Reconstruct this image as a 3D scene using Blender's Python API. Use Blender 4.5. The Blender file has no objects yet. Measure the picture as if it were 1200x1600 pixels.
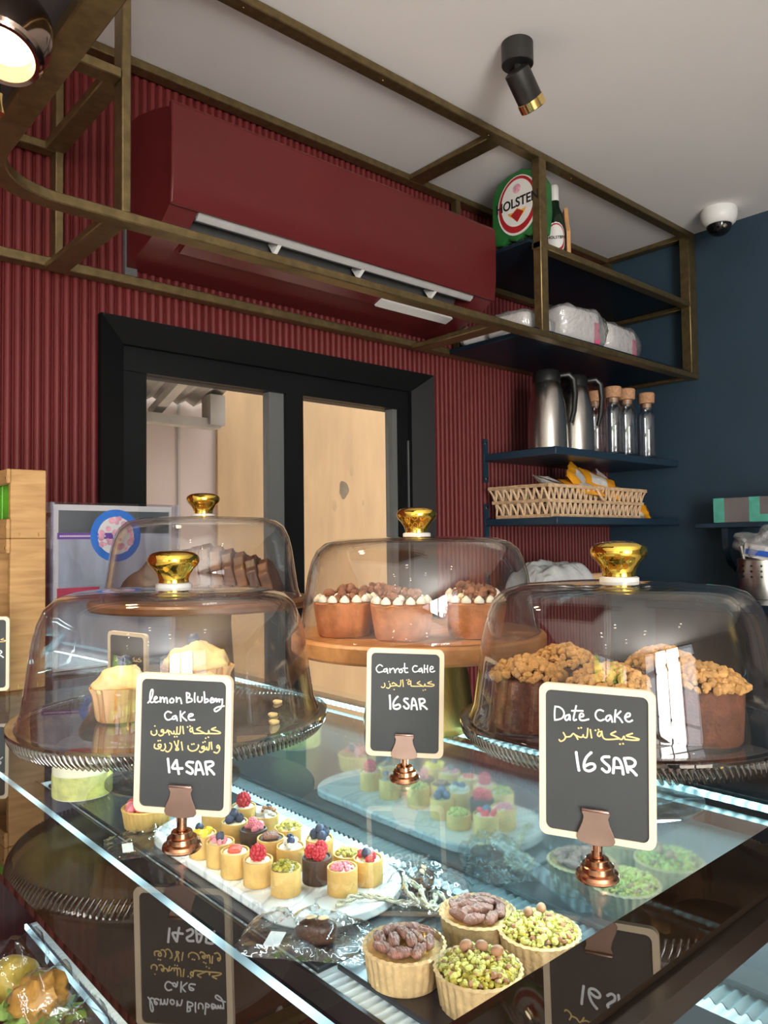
import bpy, bmesh, math, random
from mathutils import Vector, Matrix, noise
random.seed(7)
C = bpy.context.scene.collection
S = bpy.context.scene
PI = math.pi
EYE = 1.47            # height of the lens; "zr" below = height relative to it

# ------------------------------------------------------------------ camera, world, light, exposure
cam_d = bpy.data.cameras.new('camera'); cam = bpy.data.objects.new('camera', cam_d); C.objects.link(cam)
_pi, _ro, _ya = math.radians(2.21062), math.radians(-0.69350), math.radians(41.55228)
_fw = Vector((math.sin(_ya)*math.cos(_pi), math.cos(_ya)*math.cos(_pi), math.sin(_pi)))
_r = Vector((math.cos(_ya), -math.sin(_ya), 0)); _u = _r.cross(_fw)
_R = math.cos(_ro)*_r + math.sin(_ro)*_u; _U = -math.sin(_ro)*_r + math.cos(_ro)*_u
cam.matrix_world = Matrix(((_R.x, _U.x, -_fw.x, 0), (_R.y, _U.y, -_fw.y, 0), (_R.z, _U.z, -_fw.z, EYE), (0, 0, 0, 1)))
cam_d.sensor_fit = 'VERTICAL'; cam_d.sensor_height = 36; cam_d.lens = 1195.14/1600*36
cam_d.clip_start = 0.02
S.camera = cam
S.view_settings.view_transform = 'Standard'
try: S.view_settings.look = 'None'
except Exception: pass
S.view_settings.exposure = 0.22; S.view_settings.gamma = 1.0; S.view_settings.use_curve_mapping = False
S.cycles.max_bounces = 14; S.cycles.transparent_max_bounces = 64
S.cycles.diffuse_bounces = 4; S.cycles.glossy_bounces = 6; S.cycles.transmission_bounces = 8
S.cycles.sample_clamp_indirect = 4.0; S.cycles.sample_clamp_direct = 40.0
S.cycles.caustics_reflective = False; S.cycles.caustics_refractive = False
S.cycles.use_denoising = True

W = bpy.data.worlds.new('sky'); S.world = W; W.use_nodes = True
_bg = W.node_tree.nodes['Background']; _bg.inputs[0].default_value = (0.90, 0.95, 1.0, 1); _bg.inputs[1].default_value = 3.0

def light(name, kind, loc, power, color=(1, 1, 1), aim=None, **kw):
    d = bpy.data.lights.new(name, kind); o = bpy.data.objects.new(name, d); C.objects.link(o)
    o.location = loc; d.energy = power; d.color = color
    if aim is not None:
        o.rotation_euler = (Vector(aim)-Vector(loc)).to_track_quat('-Z', 'Y').to_euler()
    for k, v in kw.items(): setattr(d, k, v)
    return o
# daylight through the shop front behind the photographer and the side windows
light('sun', 'SUN', (0, -6, 8), 14, (1, .95, .86), aim=(-3.0, -6.3, 4.0), angle=.01)
light('window_daylight', 'AREA', (-1.35, -3.62, 1.5), 240, (1.0, .98, .95), aim=(-1.35, 0, 1.9), shape='RECTANGLE', size=1.5, size_y=2.5)

# ------------------------------------------------------------------ materials
def newmat(name):
    m = bpy.data.materials.new(name); m.use_nodes = True; m.node_tree.nodes.clear(); return m, m.node_tree
def pm(name, col, rough=.5, metal=0, var=.08, scale=25., bump=0., bscale=None, spec=.5, stretch=None, coat=0., ior=1.5, sss=0., emit=None, estr=0., rvar=0., alpha=None):
    m, t = newmat(name); N, L = t.nodes, t.links
    out = N.new('ShaderNodeOutputMaterial'); b = N.new('ShaderNodeBsdfPrincipled'); L.new(b.outputs[0], out.inputs[0])
    tc = N.new('ShaderNodeTexCoord'); mp = N.new('ShaderNodeMapping'); L.new(tc.outputs['Object'], mp.inputs[0])
    if stretch: mp.inputs['Scale'].default_value = stretch
    nz = N.new('ShaderNodeTexNoise'); nz.inputs['Scale'].default_value = scale; nz.inputs['Detail'].default_value = 5; L.new(mp.outputs[0], nz.inputs[0])
    cr = N.new('ShaderNodeValToRGB'); L.new(nz.outputs['Fac'], cr.inputs[0])
    cr.color_ramp.elements[0].position = .3; cr.color_ramp.elements[1].position = .7
    cr.color_ramp.elements[0].color = tuple(max(0, c*(1-var)) for c in col)+(1,); cr.color_ramp.elements[1].color = tuple(min(1, c*(1+var)) for c in col)+(1,)
    L.new(cr.outputs[0], b.inputs['Base Color'])
    b.inputs['Roughness'].default_value = rough; b.inputs['Metallic'].default_value = metal
    b.inputs['Specular IOR Level'].default_value = spec; b.inputs['Coat Weight'].default_value = coat; b.inputs['IOR'].default_value = ior
    if sss: b.inputs['Subsurface Weight'].default_value = sss; b.inputs['Subsurface Radius'].default_value = (.01, .005, .003); b.inputs['Subsurface Scale'].default_value = .5
    if rvar:
        mr = N.new('ShaderNodeMapRange'); L.new(nz.outputs['Fac'], mr.inputs[0]); mr.inputs[3].default_value = max(0, rough-rvar); mr.inputs[4].default_value = rough+rvar; L.new(mr.outputs[0], b.inputs['Roughness'])
    if bump:
        n2 = N.new('ShaderNodeTexNoise'); n2.inputs['Scale'].default_value = bscale or scale*3; n2.inputs['Detail'].default_value = 4; L.new(mp.outputs[0], n2.inputs[0])
        bp = N.new('ShaderNodeBump'); bp.inputs['Strength'].default_value = bump; bp.inputs['Distance'].default_value = .004; L.new(n2.outputs['Fac'], bp.inputs['Height']); L.new(bp.outputs[0], b.inputs['Normal'])
    if emit: b.inputs['Emission Color'].default_value = tuple(emit)+(1,); b.inputs['Emission Strength'].default_value = estr
    if alpha is not None: b.inputs['Alpha'].default_value = alpha
    return m
def glassmat(name, tint=(.97, .98, .98), edge=(.75, .76, .76), f0=.045, rough=0., fmax=1., bump=0., bscale=60., base=0., milk=0.):
    """thin clear glass: Fresnel-weighted mirror over a tinted see-through body, darker where the path through the wall is long"""
    m, t = newmat(name); N, L = t.nodes, t.links
    out = N.new('ShaderNodeOutputMaterial'); mix = N.new('ShaderNodeMixShader'); L.new(mix.outputs[0], out.inputs[0])
    geo = N.new('ShaderNodeNewGeometry'); dot = N.new('ShaderNodeVectorMath'); dot.operation = 'DOT_PRODUCT'
    L.new(geo.outputs['Incoming'], dot.inputs[1])
    ab = N.new('ShaderNodeMath'); ab.operation = 'ABSOLUTE'; L.new(dot.outputs['Value'], ab.inputs[0])
    om = N.new('ShaderNodeMath'); om.operation = 'SUBTRACT'; om.inputs[0].default_value = 1; L.new(ab.outputs[0], om.inputs[1])
    pw = N.new('ShaderNodeMath'); pw.operation = 'POWER'; L.new(om.outputs[0], pw.inputs[0]); pw.inputs[1].default_value = 5
    ma = N.new('ShaderNodeMath'); ma.operation = 'MULTIPLY_ADD'; L.new(pw.outputs[0], ma.inputs[0]); ma.inputs[1].default_value = fmax-f0; ma.inputs[2].default_value = f0+base
    ma.use_clamp = True; L.new(ma.outputs[0], mix.inputs[0])
    tr = N.new('ShaderNodeBsdfTransparent'); gl = N.new('ShaderNodeBsdfGlossy'); gl.inputs['Roughness'].default_value = rough; gl.inputs[0].default_value = (1, 1, 1, 1)
    p3 = N.new('ShaderNodeMath'); p3.operation = 'POWER'; L.new(om.outputs[0], p3.inputs[0]); p3.inputs[1].default_value = 3
    cm = N.new('ShaderNodeMix'); cm.data_type = 'RGBA'; L.new(p3.outputs[0], cm.inputs[0]); cm.inputs[6].default_value = tint+(1,); cm.inputs[7].default_value = edge+(1,)
    L.new(cm.outputs[2], tr.inputs[0]); L.new(tr.outputs[0], mix.inputs[1]); L.new(gl.outputs[0], mix.inputs[2])
    if milk:
        df = N.new('ShaderNodeBsdfDiffuse'); df.inputs[0].default_value = (.85, .85, .85, 1); m2 = N.new('ShaderNodeMixShader'); m2.inputs[0].default_value = milk
        L.new(tr.outputs[0], m2.inputs[1]); L.new(df.outputs[0], m2.inputs[2]); L.new(m2.outputs[0], mix.inputs[1])
    if bump:
        nz = N.new('ShaderNodeTexNoise'); nz.inputs['Scale'].default_value = bscale; nz.inputs['Detail'].default_value = 3
        tc = N.new('ShaderNodeTexCoord'); L.new(tc.outputs['Object'], nz.inputs[0])
        bp = N.new('ShaderNodeBump'); bp.inputs['Strength'].default_value = bump; bp.inputs['Distance'].default_value = .01; L.new(nz.outputs['Fac'], bp.inputs['Height'])
        L.new(bp.outputs[0], gl.inputs['Normal']); L.new(bp.outputs[0], dot.inputs[0])
    else:
        L.new(geo.outputs['Normal'], dot.inputs[0])
    return m
def emat(name, col, strength, stripes=0.):
    m, t = newmat(name); N, L = t.nodes, t.links
    out = N.new('ShaderNodeOutputMaterial'); e = N.new('ShaderNodeEmission'); e.inputs[0].default_value = tuple(col)+(1,); e.inputs[1].default_value = strength; L.new(e.outputs[0], out.inputs[0])
    if stripes:   # separate diodes behind the diffuser
        tc = N.new('ShaderNodeTexCoord'); wv = N.new('ShaderNodeTexWave'); wv.bands_direction = 'Y'; wv.inputs['Scale'].default_value = stripes; L.new(tc.outputs['Object'], wv.inputs[0])
        mr = N.new('ShaderNodeMapRange'); mr.inputs[3].default_value = strength*.35; mr.inputs[4].default_value = strength*1.5; L.new(wv.outputs['Fac'], mr.inputs[0]); L.new(mr.outputs[0], e.inputs[1])
    return m
def woodmat(name, col, dark, rough=.55, stretch=(3, 3, 40)):
    m, t = newmat(name); N, L = t.nodes, t.links
    out = N.new('ShaderNodeOutputMaterial'); b = N.new('ShaderNodeBsdfPrincipled'); L.new(b.outputs[0], out.inputs[0]); b.inputs['Roughness'].default_value = rough
    tc = N.new('ShaderNodeTexCoord'); mp = N.new('ShaderNodeMapping'); mp.inputs['Scale'].default_value = stretch; L.new(tc.outputs['Object'], mp.inputs[0])
    nz = N.new('ShaderNodeTexNoise'); nz.inputs['Scale'].default_value = 2.2; nz.inputs['Detail'].default_value = 7; nz.inputs['Distortion'].default_value = .6; L.new(mp.outputs[0], nz.inputs[0])
    cr = N.new('ShaderNodeValToRGB'); cr.color_ramp.elements[0].position = .35; cr.color_ramp.elements[1].position = .65
    cr.color_ramp.elements[0].color = dark+(1,); cr.color_ramp.elements[1].color = col+(1,); L.new(nz.outputs['Fac'], cr.inputs[0]); L.new(cr.outputs[0], b.inputs['Base Color'])
    return m
def marblemat(name):
    m, t = newmat(name); N, L = t.nodes, t.links
    out = N.new('ShaderNodeOutputMaterial'); b = N.new('ShaderNodeBsdfPrincipled'); L.new(b.outputs[0], out.inputs[0]); b.inputs['Roughness'].default_value = .25
    tc = N.new('ShaderNodeTexCoord'); nz = N.new('ShaderNodeTexNoise'); nz.inputs['Scale'].default_value = 9; nz.inputs['Detail'].default_value = 8; nz.inputs['Distortion'].default_value = 2.0; L.new(tc.outputs['Object'], nz.inputs[0])
    cr = N.new('ShaderNodeValToRGB'); e = cr.color_ramp.elements; e[0].position = .46; e[0].color = (.80, .80, .78, 1); e[1].position = .5; e[1].color = (.55, .55, .56, 1)
    n = e.new(.54); n.color = (.82, .82, .80, 1); L.new(nz.outputs['Fac'], cr.inputs[0]); L.new(cr.outputs[0], b.inputs['Base Color'])
    return m

M = dict(
 ceiling=pm('ceiling_paint', (.90, .875, .86), .9, var=.02, scale=3),
 red=pm('red_fluted_panel', (.122, .0160, .0155), .5, spec=.28, var=.10, scale=8, stretch=(6, 6, .6)),
 navy=pm('navy_wall_paint', (.022, .047, .075), .6, var=.10, scale=5),
 floor=pm('floor_tile', (.62, .58, .54), .4, var=.1, scale=4),
 plain=pm('warm_wall_paint', (.55, .50, .45), .8, var=.04, scale=4),
 acred=pm('air_conditioner_red', (.105, .0130, .0135), .34, spec=.35, var=.05, scale=6),
 acgrey=pm('vent_grey', (.10, .10, .10), .6, var=.1),
 white=pm('white_plastic', (.78, .78, .76), .35, var=.02),
 brass=pm('antique_brass', (.195, .140, .062), .42, metal=.8, var=.22, scale=45, rvar=.12, bump=.05),
 goldring=pm('polished_brass', (.95, .70, .28), .15, metal=1, var=.05),
 blackmetal=pm('black_metal', (.018, .017, .016), .42, var=.15),
 blackframe=pm('black_door_frame', (.005, .0055, .006), .5, var=.1, scale=10, spec=.2),
 litframe=pm('lit_grey_stile', (.12, .125, .12), .4, var=.08, stretch=(60, 60, 1)),  # lighter grey has the light reflected by the inner stile put into the colour
 shelf=pm('dark_navy_shelf', (.007, .015, .026), .4, var=.15, scale=6, spec=.15),
 bracket=pm('navy_shelf_paint', (.014, .034, .058), .35, var=.12),
 darkpanel=pm('charcoal_panel', (.055, .05, .055), .5, var=.12, scale=4),
 clearface=glassmat('display_glass_inner', (.985, .995, .995), (.90, .95, .95), f0=.0, fmax=.05),
 darkwood=woodmat('dark_board', (.20, .085, .035), (.13, .05, .02), .4, (2, 25, 25)),
 woodbase=pm('brown_turned_wood', (.22, .12, .055), .5, var=.2, scale=8),
 glass=glassmat('display_glass', (.965, .985, .985), (.80, .88, .88)),
 dome=glassmat('dome_glass', (.985, .983, .98), (.74, .73, .72), f0=.055),
 stand=glassmat('smoked_stand_glass', (.84, .83, .81), (.34, .32, .31), f0=.07, base=.05),
 doorglass=glassmat('door_glass', (.97, .97, .96), (.85, .85, .85), f0=.03),
 bottleglass=glassmat('bottle_glass', (.96, .97, .98), (.45, .50, .53), f0=.08, base=.02),
 cello=glassmat('cellophane', (.96, .98, .985), (.8, .84, .86), f0=.07, rough=.05, bump=.5, bscale=35., base=.02),
 poly=glassmat('clear_plastic_wrap', (.93, .93, .93), (.7, .7, .7), f0=.10, rough=.12, bump=1.0, bscale=45., base=.06, milk=.22),
 gold=pm('gold_glaze', (1.0, .68, .12), .07, metal=1, var=.06, scale=60),
 golddrum=pm('gold_drum', (.62, .44, .14), .28, metal=1, var=.12, stretch=(30, 30, 1)),
 copper=pm('antique_copper', (.62, .30, .17), .20, metal=1, var=.35, scale=70, rvar=.08),
 clipm=pm('satin_copper', (.50, .33, .28), .34, metal=1, var=.12, scale=40),
 chalk=pm('chalkboard', (.045, .048, .050), .65, var=.12, scale=18),
 signwood=pm('pale_wood_frame', (.80, .655, .47), .55, var=.05, scale=30),
 wpen=pm('white_chalk_pen', (.86, .89, .90), .6, var=.05, scale=200),
 gpen=pm('gold_chalk_pen', (.80, .58, .24), .5, var=.08, scale=200),
 border=pm('black_brown_back_painted_glass', (.016, .010, .006), .015, var=.1, ior=1.8),
 ledge=pm('brown_black_edge', (.012, .007, .004), .22, var=.15),
 caseglass=glassmat('case_wall_glass', (.985, .992, .99), (.9, .94, .94), f0=.025, fmax=.30),
 blackgloss=pm('black_gloss_dome', (.006, .006, .007), .06, var=.05),
 deck=pm('ribbed_white_deck', (.62, .70, .72), .35, var=.03),
 tray=pm('black_slate_tray', (.012, .014, .017), .28, var=.2, scale=30),
 apron=pm('slate_blue_apron', (.09, .11, .15), .3, var=.06),
 cabinet=pm('black_cabinet', (.01, .009, .009), .4, var=.1),
 mirror=pm('smoked_mirror', (.52, .66, .70), .055, metal=.90, var=.04, scale=3),
 led=emat('led_diffuser', (.45, .88, 1.0), 4.5, stripes=28.),
 lededge=emat('led_edge', (.60, .90, 1.0), 1.3, stripes=3.),
 marble=marblemat('white_marble'),
 crust=pm('tart_crust', (.72, .43, .13), .7, var=.14, scale=60, bump=.25, bscale=160),
 crustdark=pm('wholegrain_crust', (.55, .36, .17), .75, var=.16, scale=90, bump=.4, bscale=220),
 choc=pm('chocolate_crust', (.055, .028, .02), .6, var=.15, scale=60, bump=.2),
 cream=pm('vanilla_cream', (.85, .74, .52), .45, var=.04, sss=.1),
 whitecream=pm('white_icing', (.85, .80, .68), .5, var=.04, sss=.1),
 raspberry=pm('raspberry', (.60, .035, .05), .35, var=.2, scale=200, bump=.6, bscale=420, sss=.15),
 strawberry=pm('strawberry', (.72, .09, .05), .3, var=.25, scale=120, bump=.3, bscale=300, sss=.15),
 pink=pm('pink_fruit', (.75, .22, .27), .4, var=.3, scale=90, bump=.5, bscale=250),
 blueberry=pm('blueberry', (.035, .045, .09), .45, var=.35, scale=60),
 pistachio=pm('pistachio', (.40, .31, .035), .6, var=.45, scale=120, bump=.4, bscale=250),
 pistpale=pm('pale_pistachio', (.55, .50, .13), .6, var=.25, scale=80, bump=.3),
 hazel=pm('hazelnut', (.34, .15, .07), .5, var=.3, scale=60),
 pecan=pm('pecan', (.25, .105, .075), .45, var=.35, scale=60, stretch=(1, 5, 1), bump=.6, bscale=90),
 mango=pm('yellow_fruit', (.85, .60, .04), .3, var=.12, sss=.15),
 almond=pm('almond', (.72, .52, .30), .5, var=.15),
 datefruit=pm('chocolate_date', (.075, .032, .02), .35, var=.3, scale=60, bump=.3),
 caker=pm('carrot_cake', (.52, .20, .075), .75, var=.3, scale=55, bump=.4, bscale=140),
 caked=pm('date_cake', (.115, .038, .018), .8, var=.4, scale=90, bump=.7, bscale=220),
 crumb=pm('crumble', (.50, .27, .085), .75, var=.3, scale=120, bump=.3),
 lemoncup=pm('lemon_cake', (.66, .30, .11), .7, var=.15, scale=40, bump=.3),
 paper=pm('baking_paper', (.72, .44, .22), .7, var=.05),
 lemonicing=pm('lemon_icing', (.90, .70, .34), .5, var=.05, scale=25, bump=.5, bscale=60, sss=.1),
 bundt=pm('brown_loaf', (.06, .020, .009), .45, var=.5, scale=14, stretch=(6, 1, 1), bump=.4),
 bundtcut=pm('loaf_cut_face', (.095, .034, .012), .6, var=.5, scale=30, bump=.3),
 darkcake=pm('dark_chocolate_cake', (.06, .035, .028), .6, var=.3, scale=20, bump=.4),
 walnut=pm('walnut', (.26, .11, .06), .6, var=.35, scale=90, bump=.4),
 boardwood=woodmat('acacia_board', (.52, .25, .09), (.36, .15, .05), .4, (2, 25, 25)),
 cratewood=woodmat('oak_panel', (.50, .29, .11), (.38, .20, .07), .6, (5, 5, 45)),
 rope=pm('twine', (.55, .50, .36), .9, var=.2, scale=150, bump=.5),
 steel=pm('brushed_steel', (.55, .52, .49), .25, metal=1, var=.1, stretch=(1, 1, 60)),
 blackplastic=pm('black_plastic', (.012, .012, .012), .35, var=.1),
 cork=pm('cork', (.52, .27, .14), .8, var=.25, scale=120, bump=.3),
 wicker=pm('wicker', (.62, .42, .25), .6, var=.25, scale=60),
 orange=pm('orange_foil', (.85, .36, .02), .3, var=.15, scale=20),
 silver=pm('silver_print', (.70, .68, .66), .35, var=.2, scale=30),
 cloth=pm('grey_cloth', (.50, .51, .50), .9, var=.2, scale=12, bump=.5, bscale=30),
 packwhite=pm('white_paper_pack', (.78, .74, .72), .6, var=.06, scale=20),
 packpink=pm('pink_print', (.70, .08, .20), .6, var=.1),
 green=pm('green_carton', (.02, .13, .03), .3, var=.3, scale=12),
 labelwhite=pm('label_white', (.74, .72, .68), .4, var=.03),
 labelred=pm('label_red', (.38, .015, .02), .4, var=.1),
 labelgold=pm('label_gold', (.75, .38, .06), .4, var=.1),
 ink=pm('label_black', (.012, .012, .012), .5, var=.1),
 beerglass=pm('dark_bottle_glass', (.008, .02, .01), .08, var=.2),
 plank=woodmat('beech_plank', (.70, .38, .17), (.60, .30, .12), .5, (20, 20, 3)),
 teal=pm('teal_print', (.10, .42, .32), .4, var=.25, scale=18),
 boxgrey=pm('grey_box_window', (.17, .15, .15), .35, var=.15, scale=12),
 blueprint=pm('blue_print', (.03, .12, .55), .4, var=.2),
 posterbg=pm('poster_silver', (.50, .54, .62), .35, var=.45, scale=5, stretch=(3, 1, .7)),
 postertop=pm('poster_grey_marble', (.17, .19, .20), .35, var=.5, scale=6),
 purple=pm('poster_purple', (.16, .06, .32), .4, var=.08),
 posterblue=pm('poster_blue', (.03, .18, .62), .4, var=.15, scale=20),
 posterred=pm('poster_red', (.45, .05, .10), .4, var=.2),
 flowerpink=pm('flower_pink', (.72, .36, .44), .4, var=.35, scale=60),
 acrylic=glassmat('acrylic', (.95, .95, .97), (.8, .8, .86), f0=.05, base=.03),
 beige=pm('sunlit_beige_plaster', (.42, .275, .145), .9, var=.10, scale=4, stretch=(3, 1, .6), bump=.15, bscale=40),
 pinkwall=pm('pale_pink_cladding', (.47, .375, .335), .8, var=.03, scale=3),
 canopy=pm('canopy_grey', (.33, .30, .26), .7, var=.18, scale=6),
 smudgelight=pm('faint_stain', (.36, .24, .13), .9, var=.2, scale=12),
 smudge=pm('dark_stain', (.17, .125, .08), .9, var=.3, scale=12),
 pavement=pm('pavement', (.66, .60, .52), .9, var=.1, scale=3),
 bun=pm('glazed_bun', (.62, .30, .06), .4, var=.3, scale=25, bump=.3),
 yellowcake=pm('yellow_pastry', (.80, .52, .08), .45, var=.2, scale=25),
 lettuce=pm('lettuce', (.30, .48, .10), .5, var=.3, scale=40, bump=.5),
 card=pm('price_card', (.035, .04, .05), .45, var=.1),
 lampglow=emat('lamp_glow', (1.0, .80, .42), 5.),
 spotglow=emat('spot_glow', (1.0, .80, .5), 3.),
 downglow=emat('downlight_glow', (1.0, .90, .72), 25.),
 chrome=pm('dark_copper_chrome', (.34, .25, .21), .12, metal=1, var=.08),
 leafgreen=pm('green_packet', (.10, .42, .02), .4, var=.5, scale=18),
)

# ------------------------------------------------------------------ mesh helpers
class MB:
    def __init__(s): s.v = []; s.f = []; s.mi = []; s.cur = 0
    def add(s, vs, fs):
        o = len(s.v); s.v += [tuple(p) for p in vs]
        for f in fs: s.f.append(tuple(i+o for i in f)); s.mi.append(s.cur)
    def box(s, x0, x1, y0, y1, z0, z1, rot=None, pivot=None):
        vs = [Vector(p) for p in ((x0, y0, z0), (x1, y0, z0), (x1, y1, z0), (x0, y1, z0), (x0, y0, z1), (x1, y0, z1), (x1, y1, z1), (x0, y1, z1))]
        if rot is not None:
            pv = Vector(pivot) if pivot else Vector(((x0+x1)/2, (y0+y1)/2, (z0+z1)/2)); vs = [rot@(p-pv)+pv for p in vs]
        s.add(vs, [(0, 3, 2, 1), (4, 5, 6, 7), (0, 1, 5, 4), (1, 2, 6, 5), (2, 3, 7, 6), (3, 0, 4, 7)]); return s
    def prism(s, pts, a0, a1, axis='x', cap=True):
        """outline pts (two coords) extruded along an axis; x: (y,z), y: (x,z), z: (x,y)"""
        def P(p, a): return {'x': (a, p[0], p[1]), 'y': (p[0], a, p[1]), 'z': (p[0], p[1], a)}[axis]
        n = len(pts); vs = [P(p, a0) for p in pts]+[P(p, a1) for p in pts]
        fs = [(i, (i+1) % n, n+(i+1) % n, n+i) for i in range(n)]
        if cap: fs += [tuple(range(n))[::-1], tuple(range(n, 2*n))]
        s.add(vs, fs); return s
    def lathe(s, prof, n=48, c=(0, 0, 0), mod=None, mat=None, closed=False):
        vs = []; k = len(prof)
        for j in range(n):
            a = 2*PI*j/n
            for i, (r, z) in enumerate(prof):
                q = mod(a, i) if mod else 1.
                p = Vector((r*q*math.cos(a), r*q*math.sin(a), z)); p = mat@p if mat is not None else p
                vs.append((p.x+c[0], p.y+c[1], p.z+c[2]))
        fs = []
        for j in range(n):
            j2 = (j+1) % n
            for i in range(k if closed else k-1):
                i2 = (i+1) % k; fs.append((j*k+i, j2*k+i, j2*k+i2, j*k+i2))
        s.add(vs, fs); return s
    def tube(s, path, r, n=8, cap=True):
        path = [Vector(p) for p in path]; m = len(path); rs = r if isinstance(r, (list, tuple)) else [r]*m
        vs = []; up = None
        for i, p in enumerate(path):
            t = (path[min(i+1, m-1)]-path[max(i-1, 0)]); t = t.normalized() if t.length > 1e-9 else Vector((0, 0, 1))
            if up is None:
                up = Vector((0, 0, 1)) if abs(t.z) < .9 else Vector((1, 0, 0))
            a = t.cross(up); a = a.normalized() if a.length > 1e-6 else t.orthogonal().normalized(); b = a.cross(t).normalized(); up = b
            for j in range(n):
                q = 2*PI*j/n; vs.append(p+rs[i]*(math.cos(q)*a+math.sin(q)*b))
        fs = [(i*n+j, i*n+(j+1) % n, (i+1)*n+(j+1) % n, (i+1)*n+j) for i in range(m-1) for j in range(n)]
        if cap: fs += [tuple(range(n))[::-1], tuple(range((m-1)*n, m*n))]
        s.add(vs, fs); return s
    def ball(s, c, r, n=12, k=8, sx=1, sy=1, sz=1, rough=0., freq=20., rot=None, seed=0):
        vs = []; c = Vector(c)
        for i in range(k+1):
            th = PI*i/k
            for j in range(n):
                a = 2*PI*j/n; d = Vector((math.sin(th)*math.cos(a), math.sin(th)*math.sin(a), math.cos(th)))
                q = r*(1+(rough*noise.noise((d*r*freq)+Vector((seed*3.1, seed, c.x*50))) if rough else 0))
                p = Vector((d.x*q*sx, d.y*q*sy, d.z*q*sz)); p = rot@p if rot is not None else p
                vs.append(c+p)
        fs = [(i*n+j, (i+1)*n+j, (i+1)*n+(j+1) % n, i*n+(j+1) % n) for i in range(k) for j in range(n)]
        s.add(vs, fs); return s
    def build(s, name, mat, parent=None, smooth=30, loc=None, clean=True):
        me = bpy.data.meshes.new(name); me.from_pydata(s.v, [], s.f); 
        ms = mat if isinstance(mat, (list, tuple)) else [mat]
        for m in ms: me.materials.append(m)
        if len(ms) > 1: me.polygons.foreach_set('material_index', s.mi)
        if clean:
            bm = bmesh.new(); bm.from_mesh(me); bmesh.ops.remove_doubles(bm, verts=bm.verts, dist=1e-6); bmesh.ops.dissolve_degenerate(bm, edges=bm.edges, dist=1e-7); bmesh.ops.recalc_face_normals(bm, faces=bm.faces); bm.to_mesh(me); bm.free()
        if smooth:
            me.polygons.foreach_set('use_smooth', [True]*len(me.polygons)); me.set_sharp_from_angle(angle=math.radians(smooth))
        me.update()
        o = bpy.data.objects.new(name, me); C.objects.link(o)
        if parent is not None: o.parent = parent
        if loc is not None: o.location = loc
        return o
def bevel(o, w=.003, seg=2):
    b = o.modifiers.new('edge', 'BEVEL'); b.width = w; b.segments = seg; b.limit_method = 'ANGLE'; return o
def tag(o, label, cat, group=None):
    o['label'] = label; o['category'] = cat
    if group: o['group'] = group
    return o
def thing(name, label, cat, loc=(0, 0, 0), rotz=0., group=None):
    o = bpy.data.objects.new(name, None); C.objects.link(o); o.empty_display_size = .05
    o.location = loc; o.rotation_euler = (0, 0, rotz); return tag(o, label, cat, group)
def struct(o): o['kind'] = 'structure'; return o
def RZ(a): return Matrix.Rotation(a, 3, 'Z')
def RX(a): return Matrix.Rotation(a, 3, 'X')
def RY(a): return Matrix.Rotation(a, 3, 'Y')
def dup(root, loc, rotz, label=None, name=None):
    r = root.copy(); C.objects.link(r); r.location = loc; r.rotation_euler = (0, 0, rotz)
    if label: r['label'] = label
    for ch in list(root.children):
        c = ch.copy(); C.objects.link(c); c.parent = r
        for g in ch.children:
            d = g.copy(); C.objects.link(d); d.parent = c
    return r
def sweep(mb, path, w, z0, z1):
    """flat bar of rectangular section along a plan path"""
    pts = [Vector(p) for p in path]; n = len(pts); vs = []
    for i, p in enumerate(pts):
        t = (pts[min(i+1, n-1)]-pts[max(i-1, 0)]).normalized(); q = Vector((-t.y, t.x))
        for sgn, z in ((-1, z0), (1, z0), (1, z1), (-1, z1)): 
            r = p+q*sgn*w/2; vs.append((r.x, r.y, z))
    fs = [(i*4+j, i*4+(j+1) % 4, (i+1)*4+(j+1) % 4, (i+1)*4+j) for i in range(n-1) for j in range(4)]
    fs += [(3, 2, 1, 0), tuple(range((n-1)*4, n*4))]
    mb.add(vs, fs)
# ------------------------------------------------------------------ the room
X0, X1, Y0, Y1, ZC = -4.5, 3.19, -3.5, 2.0, EYE+1.318
def plain(name, x0, x1, y0, y1, z0, z1, m):
    return struct(MB().box(x0, x1, y0, y1, z0, z1).build(name, m, smooth=0))
plain('floor', X0-.2, X1+.2, Y0-.2, Y1+.2, -.1, 0, M['floor'])
plain('ceiling', X0-.2, X1+.2, Y0-.2, Y1+.2, ZC, ZC+.15, M['ceiling'])
plain('wall_right', X1, X1+.15, Y0-.2, Y1+.2, 0, ZC, M['navy'])
DX0, DX1, DZ = .768, 2.010, EYE+.612      # glazed door opening in the fluted wall
def fluted(mb, x0, x1, z0, z1):
    pitch = .0234; n = max(1, round((x1-x0)/pitch)); p = (x1-x0)/n; out = [(x0, Y1+.02)]
    for i in range(n):
        a = x0+i*p
        for q, d in ((.0, .0), (.09, .0), (.11, -.004), (.2, -.0075), (.38, -.0105), (.5, -.011), (.62, -.0105), (.8, -.0075), (.91, -.004), (.93, 0)):
            out.append((a+q*p, Y1+d))
    out += [(x1, Y1), (x1, Y1+.02)]
    mb.prism(out, z0, z1, 'z')
wb = MB()
fluted(wb, X0-.1, DX0, 0, ZC); fluted(wb, DX0, DX1, DZ, ZC); fluted(wb, DX1, X1+.001, 0, ZC)
wb.box(X0-.1, DX0, Y1+.018, Y1+.12, 0, ZC); wb.box(DX0, DX1, Y1+.018, Y1+.12, DZ, ZC); wb.box(DX1, X1+.1, Y1+.018, Y1+.12, 0, ZC)
struct(wb.build('wall_back', M['red'], smooth=40, clean=False))
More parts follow.
